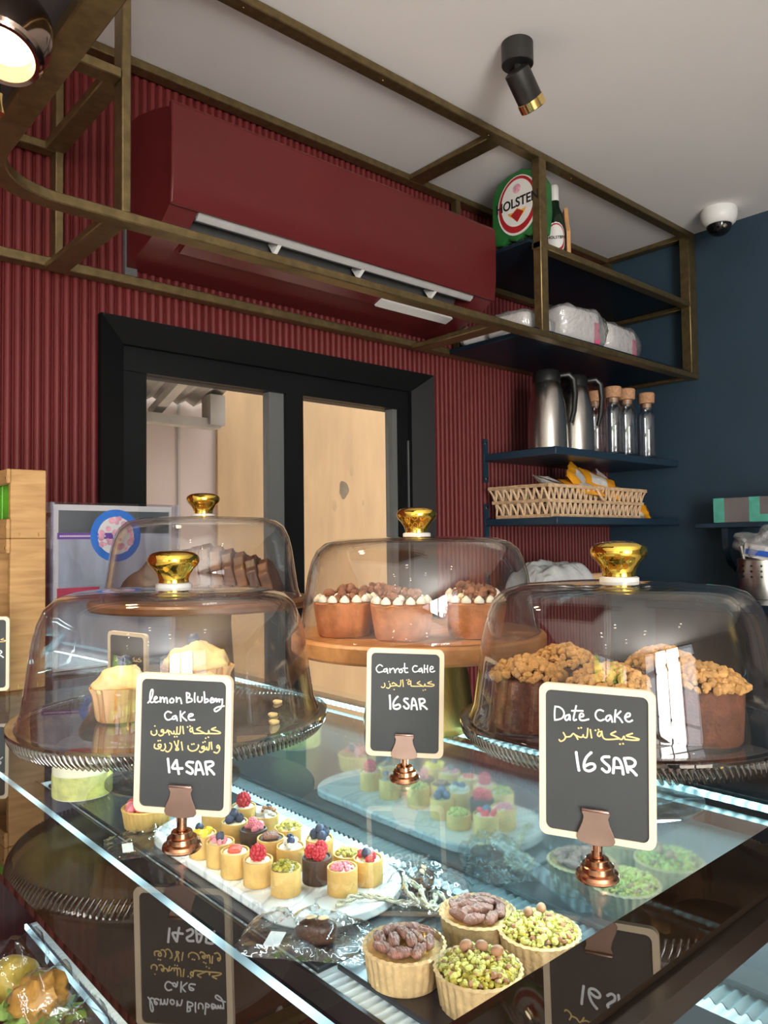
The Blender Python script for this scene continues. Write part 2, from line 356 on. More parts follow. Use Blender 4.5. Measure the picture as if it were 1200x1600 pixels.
# glazed wall and openings behind the photographer
wf = MB(); ox0, ox1, oz0, oz1 = -2.9, .3, .08, 2.68
wf.box(X0-.15, ox0, Y0-.15, Y0, 0, ZC); wf.box(ox1, X1+.1, Y0-.15, Y0, 0, ZC); wf.box(ox0, ox1, Y0-.15, Y0, oz1, ZC); wf.box(ox0, ox1, Y0-.15, Y0, 0, oz0)
struct(wf.build('wall_front', M['plain'], smooth=0))
wl = MB(); ly0, ly1, lz0, lz1 = -3.3, -.7, .5, 2.6
wl.box(X0-.15, X0, Y0-.1, ly0, 0, ZC); wl.box(X0-.15, X0, ly1, Y1+.1, 0, ZC); wl.box(X0-.15, X0, ly0, ly1, lz1, ZC); wl.box(X0-.15, X0, ly0, ly1, 0, lz0)
struct(wl.build('wall_left', M['plain'], smooth=0))
fr = MB()
for i in range(5):
    x = ox0+(ox1-ox0)*i/4; fr.box(x-.03, x+.03, Y0-.11, Y0-.04, oz0, oz1)
fr.box(ox0, ox1, Y0-.105, Y0-.045, oz0, oz0+.06); fr.box(ox0, ox1, Y0-.105, Y0-.045, oz1-.06, oz1); fr.box(ox0, ox1, Y0-.105, Y0-.045, 2.1, 2.16)
struct(fr.build('window_1', M['blackframe'], smooth=0))
fr = MB()
for i in range(4):
    y = ly0+(ly1-ly0)*i/3; fr.box(X0-.11, X0-.04, y-.03, y+.03, lz0, lz1)
fr.box(X0-.105, X0-.045, ly0, ly1, lz0, lz0+.06); fr.box(X0-.105, X0-.045, ly0, ly1, lz1-.06, lz1); fr.box(X0-.105, X0-.045, ly0, ly1, 1.9, 1.95)
struct(fr.build('window_2', M['blackframe'], smooth=0))

# glazed sliding door: mitred casing, head and stiles, two leaves, panes
dr = bpy.data.objects.new('door_1', None); C.objects.link(dr); dr.location = (0, 0, 0); struct(dr)
cs = MB(); iw = .078; d0, d1 = Y1-.022, Y1+.05
o4 = [(DX0, 0), (DX0, DZ), (DX1, DZ), (DX1, 0)]; i4 = [(DX0+iw, 0), (DX0+iw, DZ-.062), (DX1-iw, DZ-.062), (DX1-iw, 0)]
for k in range(3):
    a, b, c2, d = o4[k], o4[k+1], i4[k+1], i4[k]
    V = [(a[0], d0, a[1]), (b[0], d0, b[1]), (c2[0], d1-.03, c2[1]), (d[0], d1-.03, d[1]), (a[0], d1+.05, a[1]), (b[0], d1+.05, b[1]), (c2[0], d1+.05, c2[1]), (d[0], d1+.05, d[1])]
    cs.add(V, [(0, 1, 2, 3), (7, 6, 5, 4), (0, 4, 5, 1), (3, 2, 6, 7), (1, 5, 6, 2), (0, 3, 7, 4)])
cs.build('casing', M['blackframe'], dr, smooth=0, clean=False)
yd = Y1+.05
hd = MB(); hd.box(DX0+.07, DX1-.07, yd-.01, yd+.07, EYE+.482, DZ-.05).build('head_rail', M['blackframe'], dr, smooth=0)
MB().box(DX0+.07, .923, yd-.005, yd+.03, 0, EYE+.49).build('stile', M['blackframe'], dr, smooth=0)
MB().box(1.336, 1.392, yd+.004, yd+.04, 0, EYE+.49).build('stile', M['litframe'], dr, smooth=0)
MB().box(1.392, 1.458, yd-.012, yd+.06, 0, EYE+.49).build('stile', M['blackframe'], dr, smooth=0)
MB().box(1.863, 1.885, yd+.0, yd+.04, 0, EYE+.49).build('stile', M['litframe'], dr, smooth=0)
MB().box(1.885, DX1-.07, yd-.008, yd+.05, 0, EYE+.49).build('stile', M['blackframe'], dr, smooth=0)
MB().box(1.928, 1.936, yd-.014, yd-.008, 0, EYE+.37).build('gap_light_strip', M['litframe'], dr, smooth=0)  # grey strip painted in for the outside light showing through the door gap
MB().box(.923, 1.336, yd+.015, yd+.021, 0, EYE+.482).build('pane', M['doorglass'], dr, smooth=0)
MB().box(1.458, 1.863, yd+.015, yd+.021, 0, EYE+.482).build('pane', M['doorglass'], dr, smooth=0)

# outside the door: sunlit plaster wall, pale cladding, steel canopy, pavement
plain('pavement_ground', -14, 16, -16, 14, -.2, -.1, M['pavement'])
ob = MB(); ob.box(2.02, 9.0, 3.6, 4.2, -.1, 6.0); struct(ob.build('exterior_wall_plaster', M['beige'], smooth=0))
for (cx_, cz_, r_, s_) in ((2.87, EYE+.315, .036, 1.45), (2.80, EYE+.22, .016, 2.2), (2.93, EYE+.43, .012, 2.4), (2.70, EYE+.12, .012, 2.6), (3.02, EYE+.24, .010, 2.0)):
    st = MB(); st.ball((cx_, 3.6, cz_), r_, 24, 12, 1, .03, s_, rough=.35, freq=30); struct(st.build('exterior_wall_stain', M['smudge'] if r_ > .03 else M['smudgelight']))
pk = MB(); pk.box(-6, 2.0195, 3.62, 3.8, -.1, 6); struct(pk.build('exterior_cladding_panel', M['pinkwall'], smooth=0))
MBj = MB().box(1.80, 1.812, 3.612, 3.6195, -.1, 6); struct(MBj.build('exterior_cladding_joint', M['canopy'], smooth=0))
cn = bpy.data.objects.new('exterior_canopy', None); C.objects.link(cn); struct(cn)
b = MB(); b.box(.6, 1.955, 3.45, 3.53, EYE+.585, EYE+.632); b.build('beam', M['canopy'], cn, smooth=0)
b = MB(); b.box(1.89, 1.975, 3.44, 3.53, EYE+.60, EYE+.755); b.build('bracket', M['canopy'], cn, smooth=0)
b = MB()
for i in range(19):   # corrugated sheet roof sloping down away from the door
    x = .26+i*.09; z = EYE+.76
    b.add([(x, 2.5, z+.35), (x+.045, 2.5, z+.375), (x+.09, 2.5, z+.35), (x, 3.60, z-.05), (x+.045, 3.60, z-.025), (x+.09, 3.60, z-.05)], [(0, 1, 4, 3), (1, 2, 5, 4)])
b.build('roof_sheet', M['canopy'], cn, smooth=0)
b = MB()
for x in (1.25, 1.62): b.box(x, x+.05, 2.55, 3.60, EYE+.80, EYE+.84, rot=RX(-.33))
b.build('rafter', M['canopy'], cn, smooth=0)
# trees outside the side window, only ever seen mirrored in the domes
for (tx, ty) in ((-7.2, -3.6), (-7.6, -1.6), (-8.2, -.2)):
    t = MB(); t.ball((tx, ty, 2.3), .85, 20, 14, rough=.8, freq=3, seed=tx); t.tube([(tx, ty, -.1), (tx+.05, ty, 1.0), (tx, ty, 2.0)], [.12, .1, .08])
    struct(t.build('exterior_tree', M['lettuce']))

# ------------------------------------------------------------------ hanging brass shelf frame (L-shaped, fixed to the ceiling)
HF = thing('hanging_shelf_frame', 'antique brass tube shelf frame hung below the ceiling in front of the red wall', 'shelf frame', (2.0, 1.75, EYE+.69))
ho = Vector(HF.location)
def hb(mb, name, m=None):
    mb.v = [tuple(Vector(p)-ho) for p in mb.v]; return bevel(mb.build(name, m or M['brass'], HF, smooth=30), .0025, 1)
YF, YB, XE = 1.54, 1.945, 3.186      # front face, back bar face, right end
rz0, rz1, tz0, tz1 = EYE+.680, EYE+.702, EYE+1.292, EYE+1.317
ym = YF+.022
arc = [(XE, ym), (.517, ym)]; cxa, cya, ra = .517, ym-.155, .155
arc += [(cxa-ra*math.sin(a*PI/2/14), cya+ra*math.cos(a*PI/2/14)) for a in range(1, 15)]
arc += [(cxa-ra, .2)]
dense = []
for i in range(len(arc)-1):
    dense.append(arc[i])
dense.append(arc[-1])
m = MB(); sweep(m, dense, .044, rz0, rz1); hb(m, 'bottom_rail')
m = MB(); sweep(m, dense, .04, tz0, tz1); hb(m, 'top_rail')
m = MB(); m.box(-.9, XE, YB, YB+.04, rz0+.012, rz1+.014); hb(m, 'bottom_rail')
m = MB(); m.box(-.9, XE, YB, YB+.04, tz0, tz1); hb(m, 'top_rail')
for (x0, x1, y0, y1) in ((.642, .662, YF+.001, YF+.045), (2.085, 2.125, YF+.001, YF+.034), (3.125, XE, YF+.001, YF+.044), (.640, .660, YB, YB+.04), (2.110, 2.135, YB, YB+.03), (3.15, XE, YB, YB+.03)):
    hb(MB().box(x0, x1, y0, y1, rz1-.002, tz0+.002), 'post')
for (x0, x1, z0, z1) in ((1.865, 1.93, tz0, tz1), (3.145, XE, tz0, tz1), (1.865, 1.93, rz0, rz1), (3.145, XE, rz0, rz1), (.615, .667, rz0, rz1), (.615, .662, EYE+.985, EYE+1.012), (3.145, XE, EYE+.985, EYE+1.008), (.615, .662, tz0, tz1)):
    hb(MB().box(x0, x1, YF+.04, YB+.004, z0+.002, z1-.002), 'cross_bar')
m = MB(); m.box(2.085, XE, YF+.002, YF+.04, EYE+.985, EYE+1.008); hb(m, 'shelf_rail')
m = MB(); m.box(2.11, XE, YB+.002, YB+.036, EYE+.985, EYE+1.008); hb(m, 'shelf_rail')
m = MB(); sweep(m, [(.642, ym)]+[p for p in arc[1:]], .04, EYE+.985, EYE+1.008); hb(m, 'middle_rail')
m = MB(); m.box(-.9, .64, YB+.002, YB+.036, EYE+.985, EYE+1.008); hb(m, 'middle_rail')
hb(MB().box(2.06, XE-.004, YF+.03, YB+.02, EYE+1.006, EYE+1.018), 'shelf_panel', M['shelf'])
hb(MB().box(2.06, XE-.004, YF+.012, YB+.02, EYE+.694, EYE+.712), 'shelf_panel', M['shelf'])
hb(MB().box(-.30, .362, .25, 1.29, EYE+.700, EYE+.716), 'shelf_panel', M['darkpanel'])
for x in [.95+.45*i for i in range(5)]:
    m = MB(); m.lathe([(0, tz0-.0012), (.004, tz0-.001), (.004, tz0+.001)], 8, (x, YF+.022, 0)); hb(m, 'screw_head', M['goldring'])

M['lining'] = pm('vent_lining', (.42, .41, .40), .4, var=.05)
# ------------------------------------------------------------------ wall air conditioner, painted red
AX0, AX1 = .835, 2.035
ac = thing('air_conditioner', 'dark red split air conditioner mounted on the fluted wall above the door', 'air conditioner', ((AX0+AX1)/2, 1.95, EYE+.9))
ao = Vector(ac.location)
def ab(mb, name, mt, smooth=35):
    mb.v = [tuple(Vector(p)-ao) for p in mb.v]; return mb.build(name, mt, ac, smooth=smooth)
bodyp = [(1.985, 1.135), (1.90, 1.13), (1.80, 1.105), (1.722, 1.078), (1.714, 1.06), (1.714, .845), (1.724, .828), (1.768, .798), (1.85, .772), (1.985, .745)]
m = MB(); bp = [(y, EYE+z) for y, z in bodyp]; notch = [(1.985, 1.135), (1.90, 1.13), (1.80, 1.105), (1.722, 1.078), (1.714, 1.06), (1.714, .845), (1.722, .833), (1.80, .86), (1.83, .80), (1.85, .772), (1.985, .745)]
m.prism(bp, AX0, AX0+.075, 'x'); m.prism([(y, EYE+z) for y, z in notch], AX0+.075, AX1-.085, 'x'); m.prism(bp, AX1-.085, AX1, 'x')
ab(m, 'body', M['acred'])
fp = [(1.716, 1.088), (1.703, 1.086), (1.697, 1.078), (1.695, 1.0), (1.697, .90), (1.704, .835), (1.709, .828), (1.716, .832)]
m = MB(); m.prism([(y, EYE+z) for y, z in fp], AX0-.004, AX1+.004, 'x'); bevel(ab(m, 'front_panel', M['acred']), .004, 2)
m = MB(); m.prism([(y, EYE+z) for y, z in ((1.720, .836), (1.724, .826), (1.736, .818), (1.740, .822), (1.802, .866), (1.80, .870))], AX0+.08, AX1-.09, 'x'); ab(m, 'outlet_lining', M['lining'])
m = MB(); m.prism([(y, EYE+z) for y, z in ((1.737, .824), (1.80, .868), (1.836, .800), (1.828, .793), (1.80, .856), (1.743, .818))], AX0+.08, AX1-.09, 'x'); ab(m, 'outlet_slot', M['acgrey'])
m = MB(); m.prism([(y, EYE+z) for y, z in ((1.762, .792), (1.838, .764), (1.842, .772), (1.766, .800))], AX0+.085, AX1-.095, 'x'); ab(m, 'flap', M['acred'])
m = MB(); m.prism([(y, EYE+z) for y, z in ((1.80, .768), (1.835, .757), (1.84, .764), (1.805, .776))], 1.60, AX1-.11, 'x'); ab(m, 'flap_edge', M['white'])
for x in (1.17, 1.47, 1.78):
    m = MB(); m.prism([(y, EYE+z) for y, z in ((1.735, .822), (1.765, .800), (1.79, .835), (1.77, .84))], x-.006, x+.006, 'x'); ab(m, 'vane', M['white'])
m = MB(); m.box(AX0-.004, AX0+.03, 1.975, 1.99, EYE+.70, EYE+1.12); ab(m, 'mounting_plate', M['acgrey'])

# ------------------------------------------------------------------ ceiling fittings
def spotlight(name, label, loc, tilt, az, s=1., drop=.055, power=6):
    t = thing(name, label, 'spotlight', loc)
    m = MB(); m.lathe([(0, 0), (.040*s, 0), (.042*s, -.002), (.042*s, -.058*s), (.040*s, -.060*s), (0, -.060*s)], 32); m.build('canopy', M['blackmetal'], t)
    a = Matrix.Rotation(az, 3, 'Z')@RX(tilt)
    m = MB(); m.tube([(0, 0, -.058*s), (0, 0, -.078*s)], .010*s); m.build('stem', M['blackmetal'], t)
    hp = Vector((0, 0, -.080*s))
    m = MB(); m.lathe([(0, .012*s), (.022*s, .012*s), (.034*s, .006*s), (.034*s, -.074*s), (.0335*s, -.075*s)], 32, hp, mat=a); h = m.build('spot_head', M['blackmetal'], t)
    m = MB(); m.lathe([(.0345*s, -.072*s), (.036*s, -.073*s), (.036*s, -.096*s), (.034*s, -.098*s), (.031*s, -.094*s), (.030*s, -.074*s)], 32, hp, mat=a); m.build('brass_ring', M['goldring'], t)
    m = MB(); m.lathe([(0, -.084*s), (.0305*s, -.085*s)], 24, hp, mat=a); m.build('bulb', M['spotglow'], t, smooth=0)
    return t
spotlight('ceiling_spotlight', 'black cylinder spotlight with brass ring fixed on the open ceiling', (1.592, 1.24, ZC), math.radians(46), math.radians(-88), 1.0)
hr = thing('hanging_rod', 'thin dark rod with a brass tip hanging below the charcoal shelf at the picture edge', 'rod', (.289, 1.108, EYE+.6995))
m = MB(); m.tube([(0, 0, 0), (0, 0, -.086)], .0034, 12); m.build('rod', M['blackmetal'], hr)
m = MB(); m.lathe([(.0034, -.082), (.0052, -.083), (.0045, -.090), (.0046, -.098), (.0070, -.108), (.0072, -.110), (0, -.110)], 20); m.build('brass_tip', M['goldring'], hr)
# big copper-chrome spot lamp, lit
sl = thing('spot_lamp', 'glowing spot lamp in a copper chrome shell at the upper left', 'lamp', (.268, .985, EYE+.629))
a = Vector((-.27, -.24, -.93)).to_track_quat('-Z', 'Y').to_matrix()@Matrix.Scale(.86, 3)
m = MB(); m.lathe([(0, .062), (.020, .060), (.040, .050), (.053, .030), (.058, .006), (.058, -.020), (.054, -.036), (.050, -.040)], 40, mat=a); m.build('shell', M['chrome'], sl)
m = MB(); m.lathe([(.050, -.040), (.052, -.043), (.050, -.046), (.044, -.045), (.040, -.034), (.036, -.020)], 40, mat=a); m.build('reflector_ring', M['chrome'], sl)
m = MB(); m.lathe([(0, -.040), (.015, -.038), (.028, -.032), (.037, -.020)], 32, mat=a); m.build('bulb', M['lampglow'], sl)
m = MB(); m.tube([a@Vector((0, 0, .050)), (0, 0, .0700)], .008); m.build('stem', M['blackmetal'], sl)
light('spot_lamp_light', 'SPOT', Vector(sl.location)+a@Vector((0, 0, -.07)), 30, (1, .80, .50), aim=(.33, .68, EYE-.12), spot_size=math.radians(75), spot_blend=.6, shadow_soft_size=.03)
# dome camera
dc = thing('security_camera', 'white dome security camera on the ceiling beside the navy wall', 'security camera', (3.03, 1.365, ZC))
m = MB(); m.lathe([(0, 0), (.066, 0), (.070, -.010), (.070, -.030), (.064, -.052), (.052, -.064), (.044, -.066)], 40); m.build('housing', M['white'], dc)
m = MB(); m.lathe([(.048, -.060), (.047, -.072), (.040, -.088), (.026, -.100), (.010, -.105), (0, -.1055)], 36); m.build('lens_dome', M['blackgloss'], dc)
m = MB(); m.ball((-.028, -.034, -.084), .010, 10, 8); m.build('lens', M['steel'], dc)
# recessed downlights mirrored in the domes
for i, (x, y) in enumerate(((-.9, -.4), (-.9, -1.5), (-2.0, -.4), (-2.0, -1.5), (.4, -1.5), (-3.1, -1.0))):
    d = thing('ceiling_downlight', 'recessed round downlight in the ceiling behind the viewer, mirrored in the domes', 'downlight', (x, y, ZC), group='recessed ceiling downlights')
    m = MB(); m.lathe([(.050, 0), (.052, -.004), (.040, -.006), (.038, 0)], 24, closed=True); m.build('trim_ring', M['white'], d)
    m = MB(); m.lathe([(0, -.002), (.039, -.002)], 20); m.build('lamp', M['downglow'], d, smooth=0)
# ------------------------------------------------------------------ three navy shelves in the corner
SX0, SX1, SY = 2.29, X1-.004, 1.645
def wall_shelf(name, label, zt):
    t = thing(name, label, 'shelf', (SX0, Y1-.01, EYE+zt))
    def lb(mb, n, mt): mb.v = [tuple(Vector(p)-Vector(t.location)) for p in mb.v]; return mb.build(n, mt, t, smooth=30)
    bevel(lb(MB().box(SX0, SX1, SY, Y1-.012, EYE+zt-.028, EYE+zt), 'board', M['bracket']), .002, 1)
    m = MB(); m.box(SX0-.004, SX0+.022, Y1-.018, Y1-.011, EYE+zt-.11, EYE+zt+.06); 
    lb(m, 'wall_plate', M['bracket'])
    for z in (.045, -.095):
        m = MB(); m.lathe([(0, .003), (.006, .002), (.007, 0)], 10, (SX0+.009, Y1-.018, EYE+zt+z), mat=RX(PI/2)); lb(m, 'screw_head', M['steel'])
    return t
wall_shelf('wall_shelf', 'navy corner shelf holding the steel flasks and cork-topped bottles', .338)
wall_shelf('wall_shelf', 'navy corner shelf under the wicker basket', .083)
wall_shelf('wall_shelf', 'lowest navy corner shelf, under the crumpled grey cloth', -.185)
# steel vacuum jugs
def flask(loc, rz, label, hs=1.):
    t = thing('vacuum_jug', label, 'jug', loc, rz, 'steel vacuum jugs')
    m = MB(); m.lathe([(0, 0), (.072, 0), (.075, .004), (.075, .02), (.073, .10), (.068, .17), (.058, .225), (.050, .250), (.048, .256)], 40); m.build('body', M['steel'], t)
    m = MB(); m.lathe([(.049, .254), (.052, .258), (.052, .285), (.046, .300), (.030, .306), (0, .307)], 36); m.build('lid', M['blackplastic'], t)
    m = MB(); m.tube([(.050, 0, .285), (.085, 0, .290), (.105, 0, .270), (.110, 0, .215), (.104, 0, .15), (.092, 0, .105)], [.010, .012, .012, .011, .010, .008], 10); m.build('handle', M['blackplastic'], t)
flask((2.30+.08, 1.745, EYE+.338), math.radians(-38), 'left steel vacuum jug with black lid on the corner shelf')
flask((2.545, 1.735, EYE+.338), math.radians(-38), 'steel vacuum jug next to the corked glass bottles')
# glass bottles with corks
def bottle(loc, label, h=1.):
    t = thing('glass_bottle', label, 'bottle', loc, 0, 'cork-topped glass bottles')
    m = MB(); m.lathe([(0, .004), (.034, .004), (.037, .010), (.037, .175), (.034, .192), (.024, .207), (.0225, .235), (.0255, .238), (.0255, .242), (.0205, .242), (.0205, .207), (.031, .190), (.034, .172), (.034, .014), (0, .012)], 28); m.build('glass_body', M['bottleglass'], t)
    m = MB(); m.lathe([(0, .218), (.020, .218), (.0205, .236), (.031, .237), (.033, .242), (.035, .276), (.032, .281), (0, .282)], 24); m.build('cork', M['cork'], t)
bottle((2.79, 1.80, EYE+.338), 'first corked glass bottle, half behind the jug handle')
bottle((2.765, 1.70, EYE+.338), 'second corked glass bottle from the jugs')
bottle((2.852, 1.69, EYE+.338), 'third corked glass bottle, shorter-looking between two others')
bottle((3.0, 1.685, EYE+.338), 'corked glass bottle standing at the far end from the jugs')
# wicker basket and snack packets
bk = thing('wicker_basket', 'long woven wicker basket of snack packets on the corner shelf', 'basket', (2.60, 1.80, EYE+.083))
bw, bd, bh = .31, .125, .118
m = MB()
per = []
def rectpath(w, d, n):
    P = []; L = [(-w, -d), (w, -d), (w, d), (-w, d)]
    for k in range(4):
        a, b = Vector(L[k]), Vector(L[(k+1) % 4]); c = max(2, int(n*(b-a).length/(2*(w+d)*2)))
        for i in range(c): P.append(a+(b-a)*i/c)
    return P
ring = rectpath(bw, bd, 110); nR = len(ring)
for lv in range(2):
    z0, z1 = .006+.055*lv, .006+.055*(lv+1)
    for i in range(nR):
        a, b = ring[i], ring[(i+1) % nR]; f0, f1 = 1+.05*lv, 1+.05*(lv+1); sg = 1 if (i+lv) % 2 else -1; nxt = ring[(i+2) % nR]
        p0, p1 = (a, b) if sg > 0 else (b, a)
        for e in (0, .004):
            m.tube([(p0.x*f0, p0.y*f0+e, z0), ((p0.x+p1.x)/2*f0*1.012, (p0.y+p1.y)/2*f0*1.012+e, (z0+z1)/2), (p1.x*f1, p1.y*f1+e, z1)], .0028, 4, cap=False)
m.build('woven_side', M['wicker'], bk, smooth=60, clean=False)
m = MB()
for z, f in ((.005, 1.0), (.060, 1.05), (.114, 1.10)):
    for d in (-.003, .003): m.tube([(p.x*f, p.y*f, z+d) for p in ring]+[(ring[0].x*f, ring[0].y*f, z+d)], .004, 6, cap=False)
m.build('rim', M['wicker'], bk, smooth=60, clean=False)
MB().box(-bw, bw, -bd, bd, .001, .008).build('bottom', M['wicker'], bk, smooth=0)
m = MB(); m.tube([(-.03+.07*t-.01, -bd*1.1-.006-.012*math.sin(PI*t), .112-.045*math.sin(PI*t)) for t in [i/8 for i in range(9)]], .006, 8); m.build('handle', M['wicker'], bk, smooth=60)
def packet(loc, rot, label, w=.085, h=.062, main='orange', second='silver', name='snack_packet', group='orange snack packets in the basket'):
    t = thing(name, label, 'snack packet', loc, 0, group); t.rotation_euler = rot
    n = 12; vs = []; 
    for sd in (1, -1):
        for i in range(n+1):
            for j in range(n+1):
                u, v = i/n*2-1, j/n*2-1; e = max(0, (1-u**4))*max(0, (1-v*v))
                vs.append((u*w, v*h+.003*math.sin(u*9), sd*(.002+.018*e*(1+.3*noise.noise(Vector((u*3, v*3, loc[0]*40)))))))
    m = MB(); fs = []; k = (n+1)**2
    for sd in range(2):
        for i in range(n):
            for j in range(n):
                a = sd*k+i*(n+1)+j; fs.append((a, a+1, a+n+2, a+n+1))
    m.add(vs, fs); m.mi = [1 if (3 <= (q % (n*n))//n <= 7 and 3 <= (q % n) <= 8) else 0 for q in range(len(fs))]
    m.build('packet_body' if False else 'wrapper', (M[main], M[second]), t, smooth=60, clean=False)
    return t
pk = [((2.43, 1.76, EYE+.205), (.35, .25, .3), 'flattened snack packet at the left of the basket pile', 'silver', 'orange'),
      ((2.56, 1.74, EYE+.235), (1.0, -.45, .5), 'snack packet with an orange corner pointing up from the pile', 'orange', 'silver'),
      ((2.55, 1.71, EYE+.198), (.5, .1, -.2), 'orange snack packet lying across the basket front', 'orange', 'silver'),
      ((2.69, 1.73, EYE+.222), (.8, .35, -.5), 'orange and white snack packet leaning in the pile middle', 'orange', 'silver'),
      ((2.78, 1.75, EYE+.212), (.9, -.5, .6), 'white faced snack packet with orange end, right of the pile', 'silver', 'orange'),
      ((2.84, 1.74, EYE+.190), (.3, .3, .1), 'low orange snack packet by the basket end', 'orange', 'silver'),
      ((2.65, 1.82, EYE+.205), (.3, .1, 1.0), 'snack packet at the back of the basket pile', 'orange', 'silver')]
for i, (l, r, lab, a, b) in enumerate(pk): packet(l, r, lab, main=a, second=b)
packet((2.965, 1.70, EYE+.110), (.25, .62, .2), 'orange snack packet slipped out beside the basket', w=.06, h=.035)
# cloth and roll on the lowest shelf
def blob_cloth(name, label, cat, loc, sx, sy, sz, mt, seed):
    n, k = 70, 40; m = MB(); vs = []
    for i in range(n+1):
        for j in range(k+1):
            u, v = i/n*2-1, j/k*2-1; e = (1-abs(u)**5)*(1-abs(v)**5); q = .9*noise.noise(Vector((u*2.0+seed, v*1.6, seed)))+.35*(1-2*abs(noise.noise(Vector((u*3+v*2+seed, v*3-u, 1)))))
            vs.append((u*sx+.01*q, v*sy, max(.001, sz*e**.5*(.72+.30*q))))
    vs += [(p[0], p[1], 0) for p in vs]; K = (n+1)*(k+1); fs = []
    for i in range(n):
        for j in range(k):
            a = i*(k+1)+j; fs.append((a, a+k+1, a+k+2, a+1)); fs.append((K+a, K+a+1, K+a+k+2, K+a+k+1))
    m.add(vs, fs); o = m.build(name, mt, None, smooth=60, clean=False); o.location = loc; return tag(o, label, cat)
blob_cloth('folded_cloth', 'crumpled grey cloth heaped on the lowest navy shelf', 'cloth', (2.40, 1.76, EYE-.185), .16, .10, .115, M['cloth'], 2.)
m = MB(); m.lathe([(0, -.09), (.024, -.09), (.026, -.08), (.026, .09), (.024, .10), (0, .10)], 24, mat=RY(PI/2)); o = m.build('cloth_roll', M['paper']); o.location = (2.64, 1.70, EYE-.159); tag(o, 'pale rolled cloth lying beside the grey cloth', 'roll')

# ------------------------------------------------------------------ navy bracket shelf on the right wall with its box
t = thing('bracket_shelf', 'small navy shelf on a curved bracket on the right wall', 'shelf', (X1, 1.3, EYE+.055))
tl = Vector(t.location)
def lb(mb, n, mt): mb.v = [tuple(Vector(p)-tl) for p in mb.v]; return mb.build(n, mt, t, smooth=30)
bevel(lb(MB().box(3.03, X1-.004, .9, 1.50, EYE+.038, EYE+.058), 'board', M['bracket']), .002, 1)
bp = [(3.05, EYE+.038), (X1-.004, EYE+.038), (X1-.004, EYE-.14), (X1-.03, EYE-.14)]+[(X1-.03-.11*math.sin(a*PI/20), EYE-.13+.135*(1-math.cos(a*PI/20))) for a in range(1, 11)]
lb(MB().prism([(p[0], p[1]) for p in bp], 1.375, 1.40, 'y'), 'bracket', M['bracket'])
bx = thing('carton_box', 'teal and grey carton lying on the bracket shelf', 'box', (3.115, 1.17, EYE+.0585))
bevel(MB().box(-.075, .075, -.26, .255, 0, .098).build('carton', M['boxgrey'], bx, smooth=0), .002, 1)
for (a, b, x1, z1) in ((.213, .2555, .0765, .0985), (.075, .115, .0765, .0985), (-.26, .075, -.074, .030)): MB().box(-.0765, x1, a, b, .001, z1).build('printed_band', M['teal'], bx, smooth=0)
# cutlery drum with a bag on the back counter
bc = thing('back_counter', 'dark counter along the navy wall', 'counter', (2.93, 0.4, 0))
bevel(MB().box(-.24, .25, -1.4, 1.1, 0, EYE-.262).build('counter_body', M['cabinet'], bc, smooth=0), .002, 1); bevel(MB().box(-.25, .255, -1.4, 1.13, EYE-.262, EYE-.232).build('counter_top', M['shelf'], bc, smooth=0), .003, 1)
cu = thing('cutlery_drum', 'perforated steel cutlery drum on the back counter', 'cutlery holder', (2.98, 1.22, EYE-.232))
m = MB(); m.lathe([(0, 0), (.085, 0), (.086, .004), (.086, .146), (.089, .148), (.089, .150), (.084, .150), (.083, .006), (0, .005)], 40); m.build('drum', M['steel'], cu)
for i in range(9):
    for z in (.085, .105, .125):
        a = 2*PI*i/16+PI*.62; p = Vector((.0865*math.cos(a), .0865*math.sin(a), z)); m = MB(); m.lathe([(0, .0008), (.0045, .0008), (.0045, -.001)], 8, p, mat=RZ(a)@RY(PI/2)); m.build('hole', M['blackplastic'], cu, smooth=0)
m = MB(); m.tube([(-.04, .02, .01), (-.065, .045, .20)], .009, 8); m.build('cutlery_handle', M['steel'], cu)
pb = thing('plastic_bag', 'clear plastic bag with blue print on the cutlery drum', 'plastic bag', (2.955, 1.19, EYE-.0815))
m = MB(); m.ball((0, 0, .058), .066, 30, 20, .95, 1.25, .85, rough=.9, freq=22); m.build('bag_film', M['poly'], pb, smooth=60)
m = MB(); m.box(-.066, -.061, -.05, .05, .012, .032, rot=RX(.15)); m.build('blue_print', M['blueprint'], pb, smooth=0)
m = MB(); m.box(-.055, .055, -.06, .06, .0, .05, rot=RX(.2)); m.build('white_contents', M['packwhite'], pb, smooth=0)

